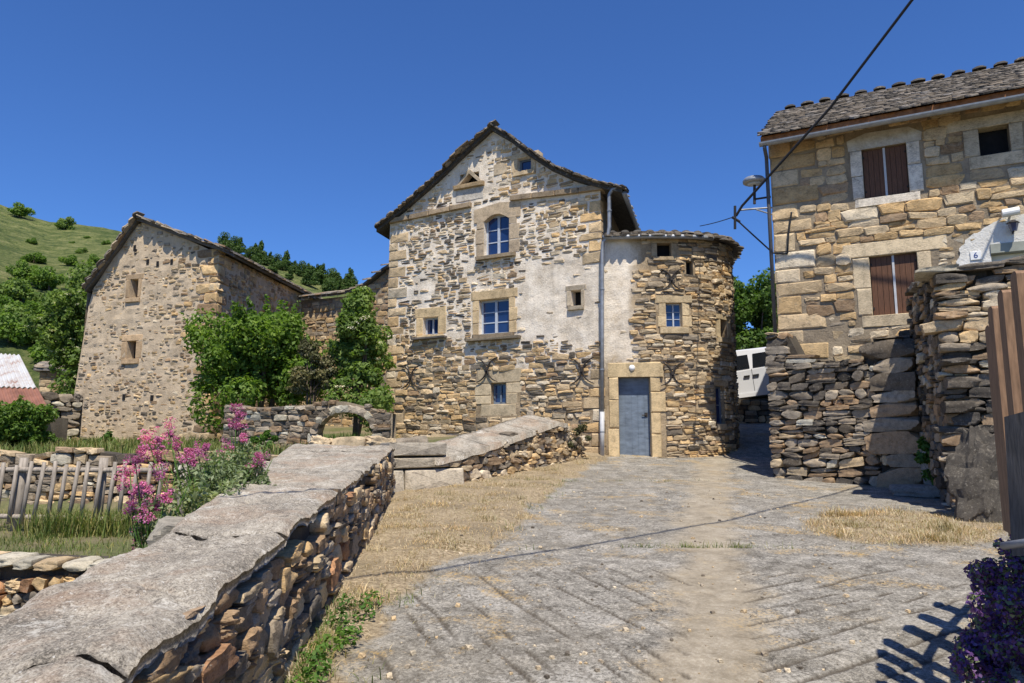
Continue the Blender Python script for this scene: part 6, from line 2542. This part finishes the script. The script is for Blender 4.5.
# a line higher up, out of the picture; only its shadow crosses the ramp
cable('overhead_line', [(-7, -1.9, 5.1), (-.75, 2.9, 4.9), (3.2, 6.0, 4.95), (9.2, 10.7, 7.6)], .022, 'overhead line whose thin shadow crosses the ramp')

# ------------------------------------------------------------------ van at the top of the lane
vc = at(750, 396, 22.6)
van = thing('van', (vc.x + .9, vc.y + .4, vc.z), 'silver van parked uphill at the end of the lane', 'van')
VU = Vector((.88, -.47, 0)).normalized()
tl = math.radians(6)
VX = VU * math.cos(tl) + Vector((0, 0, math.sin(tl)))
VN = VU.cross(Vector((0, 0, 1)))
VZ = VX.cross(-VN)


class VB:
    o = Vector((vc.x, vc.y, vc.z))

    def p(s, x, y, z): return s.o + VX * x - VN * y + VZ * z


vb = VB()
body = [(-1.9, .0), (2.7, .0), (2.75, .62), (2.55, .72), (1.75, .86), (1.15, 1.42), (.8, 1.52), (-1.6, 1.52), (-1.88, 1.42), (-1.95, .7)]
m = MB()
body = [(-1.9, .0), (2.7, .0), (2.76, .35), (2.74, .60), (2.55, .72), (1.75, .86), (1.45, 1.15), (1.12, 1.36), (.75, 1.45), (-.4, 1.50), (-1.5, 1.47), (-1.75, 1.40), (-1.88, 1.22), (-1.96, .75), (-1.97, .3)]
inset = lambda z: 0.0 if z <= .82 else .16 * ((z - .82) / .66) ** 1.4
rings = []
for (k, y) in ((.90, .10), (1.0, 0.0), (1.0, 1.75), (.90, 1.65)):
    ring = []
    for x, z in body:
        yy = (y + inset(z)) if y < .9 else (y - inset(z))
        zz = .75 + (z - .75) * (1.0 if k == 1.0 else (1.05 if z > 1.3 else .97))
        ring.append(vb.p(x * (1.0 if k == 1.0 else .985), yy, zz))
    rings.append(ring)
nb_ = len(body)
order = [rings[1], rings[0], rings[3], rings[2]]
m.add([p for r_ in order for p in r_], [tuple(range(nb_))] + [tuple(3 * nb_ + i for i in range(nb_ - 1, -1, -1))]
      + [(q * nb_ + i, (q + 1) * nb_ + i, (q + 1) * nb_ + (i + 1) % nb_, q * nb_ + (i + 1) % nb_) for q in range(3) for i in range(nb_)])
m.prism(vb, [(-1.95, -.02), (2.75, -.02), (2.75, .10), (-1.95, .10)], -.02, 1.77)
bd = m.build('body', M['van'], van)
for (x0, x1) in ((-1.7, -.75), (-.62, .12), (.22, .95)):
    m = MB()
    zz = (.88, 1.32)
    q4 = [(x0, zz[0]), (x1, zz[0]), (x1 - (.25 if x1 > .9 else .03), zz[1]), (x0 + .03, zz[1])]
    m.add([vb.p(x, inset(z) - .012, z) for x, z in q4] + [vb.p(x, inset(z) + .02, z) for x, z in q4], [(0, 1, 2, 3), (7, 6, 5, 4), (0, 4, 5, 1), (1, 5, 6, 2), (2, 6, 7, 3), (3, 7, 4, 0)])
    m.build('side_window', M['dark_glass'], van)
for x in (.0, .28):
    m = MB()
    m.box(vb, x - .09, x + .09, -.04, -.008, .60, .65)
    m.build('door_handle', M['rubber'], van)
for x in (-.685, .17, 1.05):
    m = MB()
    m.box(vb, x - .006, x + .006, -.004, .004, .14, .84)
    m.build('door_seam', M['rubber'], van)
for x in (-1.25, 1.95):
    for y in (.08, 1.67):
        m = MB()
        m.tube([vb.p(x, y - .1, -.02), vb.p(x, y + .1, -.02)], .33, 18)
        wh = m.build('wheel', M['rubber'], van)
        m = MB()
        m.tube([vb.p(x, y - .11, -.02), vb.p(x, y - .09, -.02)], .20, 14)
        m.build('rim', M['zinc'], wh)
# low wall that carries the upper road
P9 = Path([at(722, 400, 22.0)[:2], at(790, 400, 21.6)[:2]])
lw = thing('lane_wall', (*P9.at(1, 0)[:2], .3), 'short stone wall below the parked van', 'wall')
t9 = lambda s: P9.hit(750, 398)[1]
c9 = wall_mesh('wall_core', P9, -.2, lambda s: t9(s) - .03, [], M['dark_core'], lw, .25, .02, off=-.06, back=.5)
emit(c9, 'stone', lay(P9, .1, t9, [], lambda u, v, s, h: dict(dens=1, gap=.95, out=(-.02, .04), pal=[('brown', 2), ('grey', 3), ('tan', 2), ('dark', 1)], rot=.06), RND, (.12, .22), (.2, .5)), 300)
m = MB()
zt = t9(0) - .05
m.add([P9.at(0, zt, -.3), P9.at(P9.L, zt, -.3), (12, 29, zt + .9), (5.9, 29, zt + .9)], [(0, 1, 2, 3)])
o = m.build('upper_road', road.data.materials[0])
o['kind'] = 'structure'
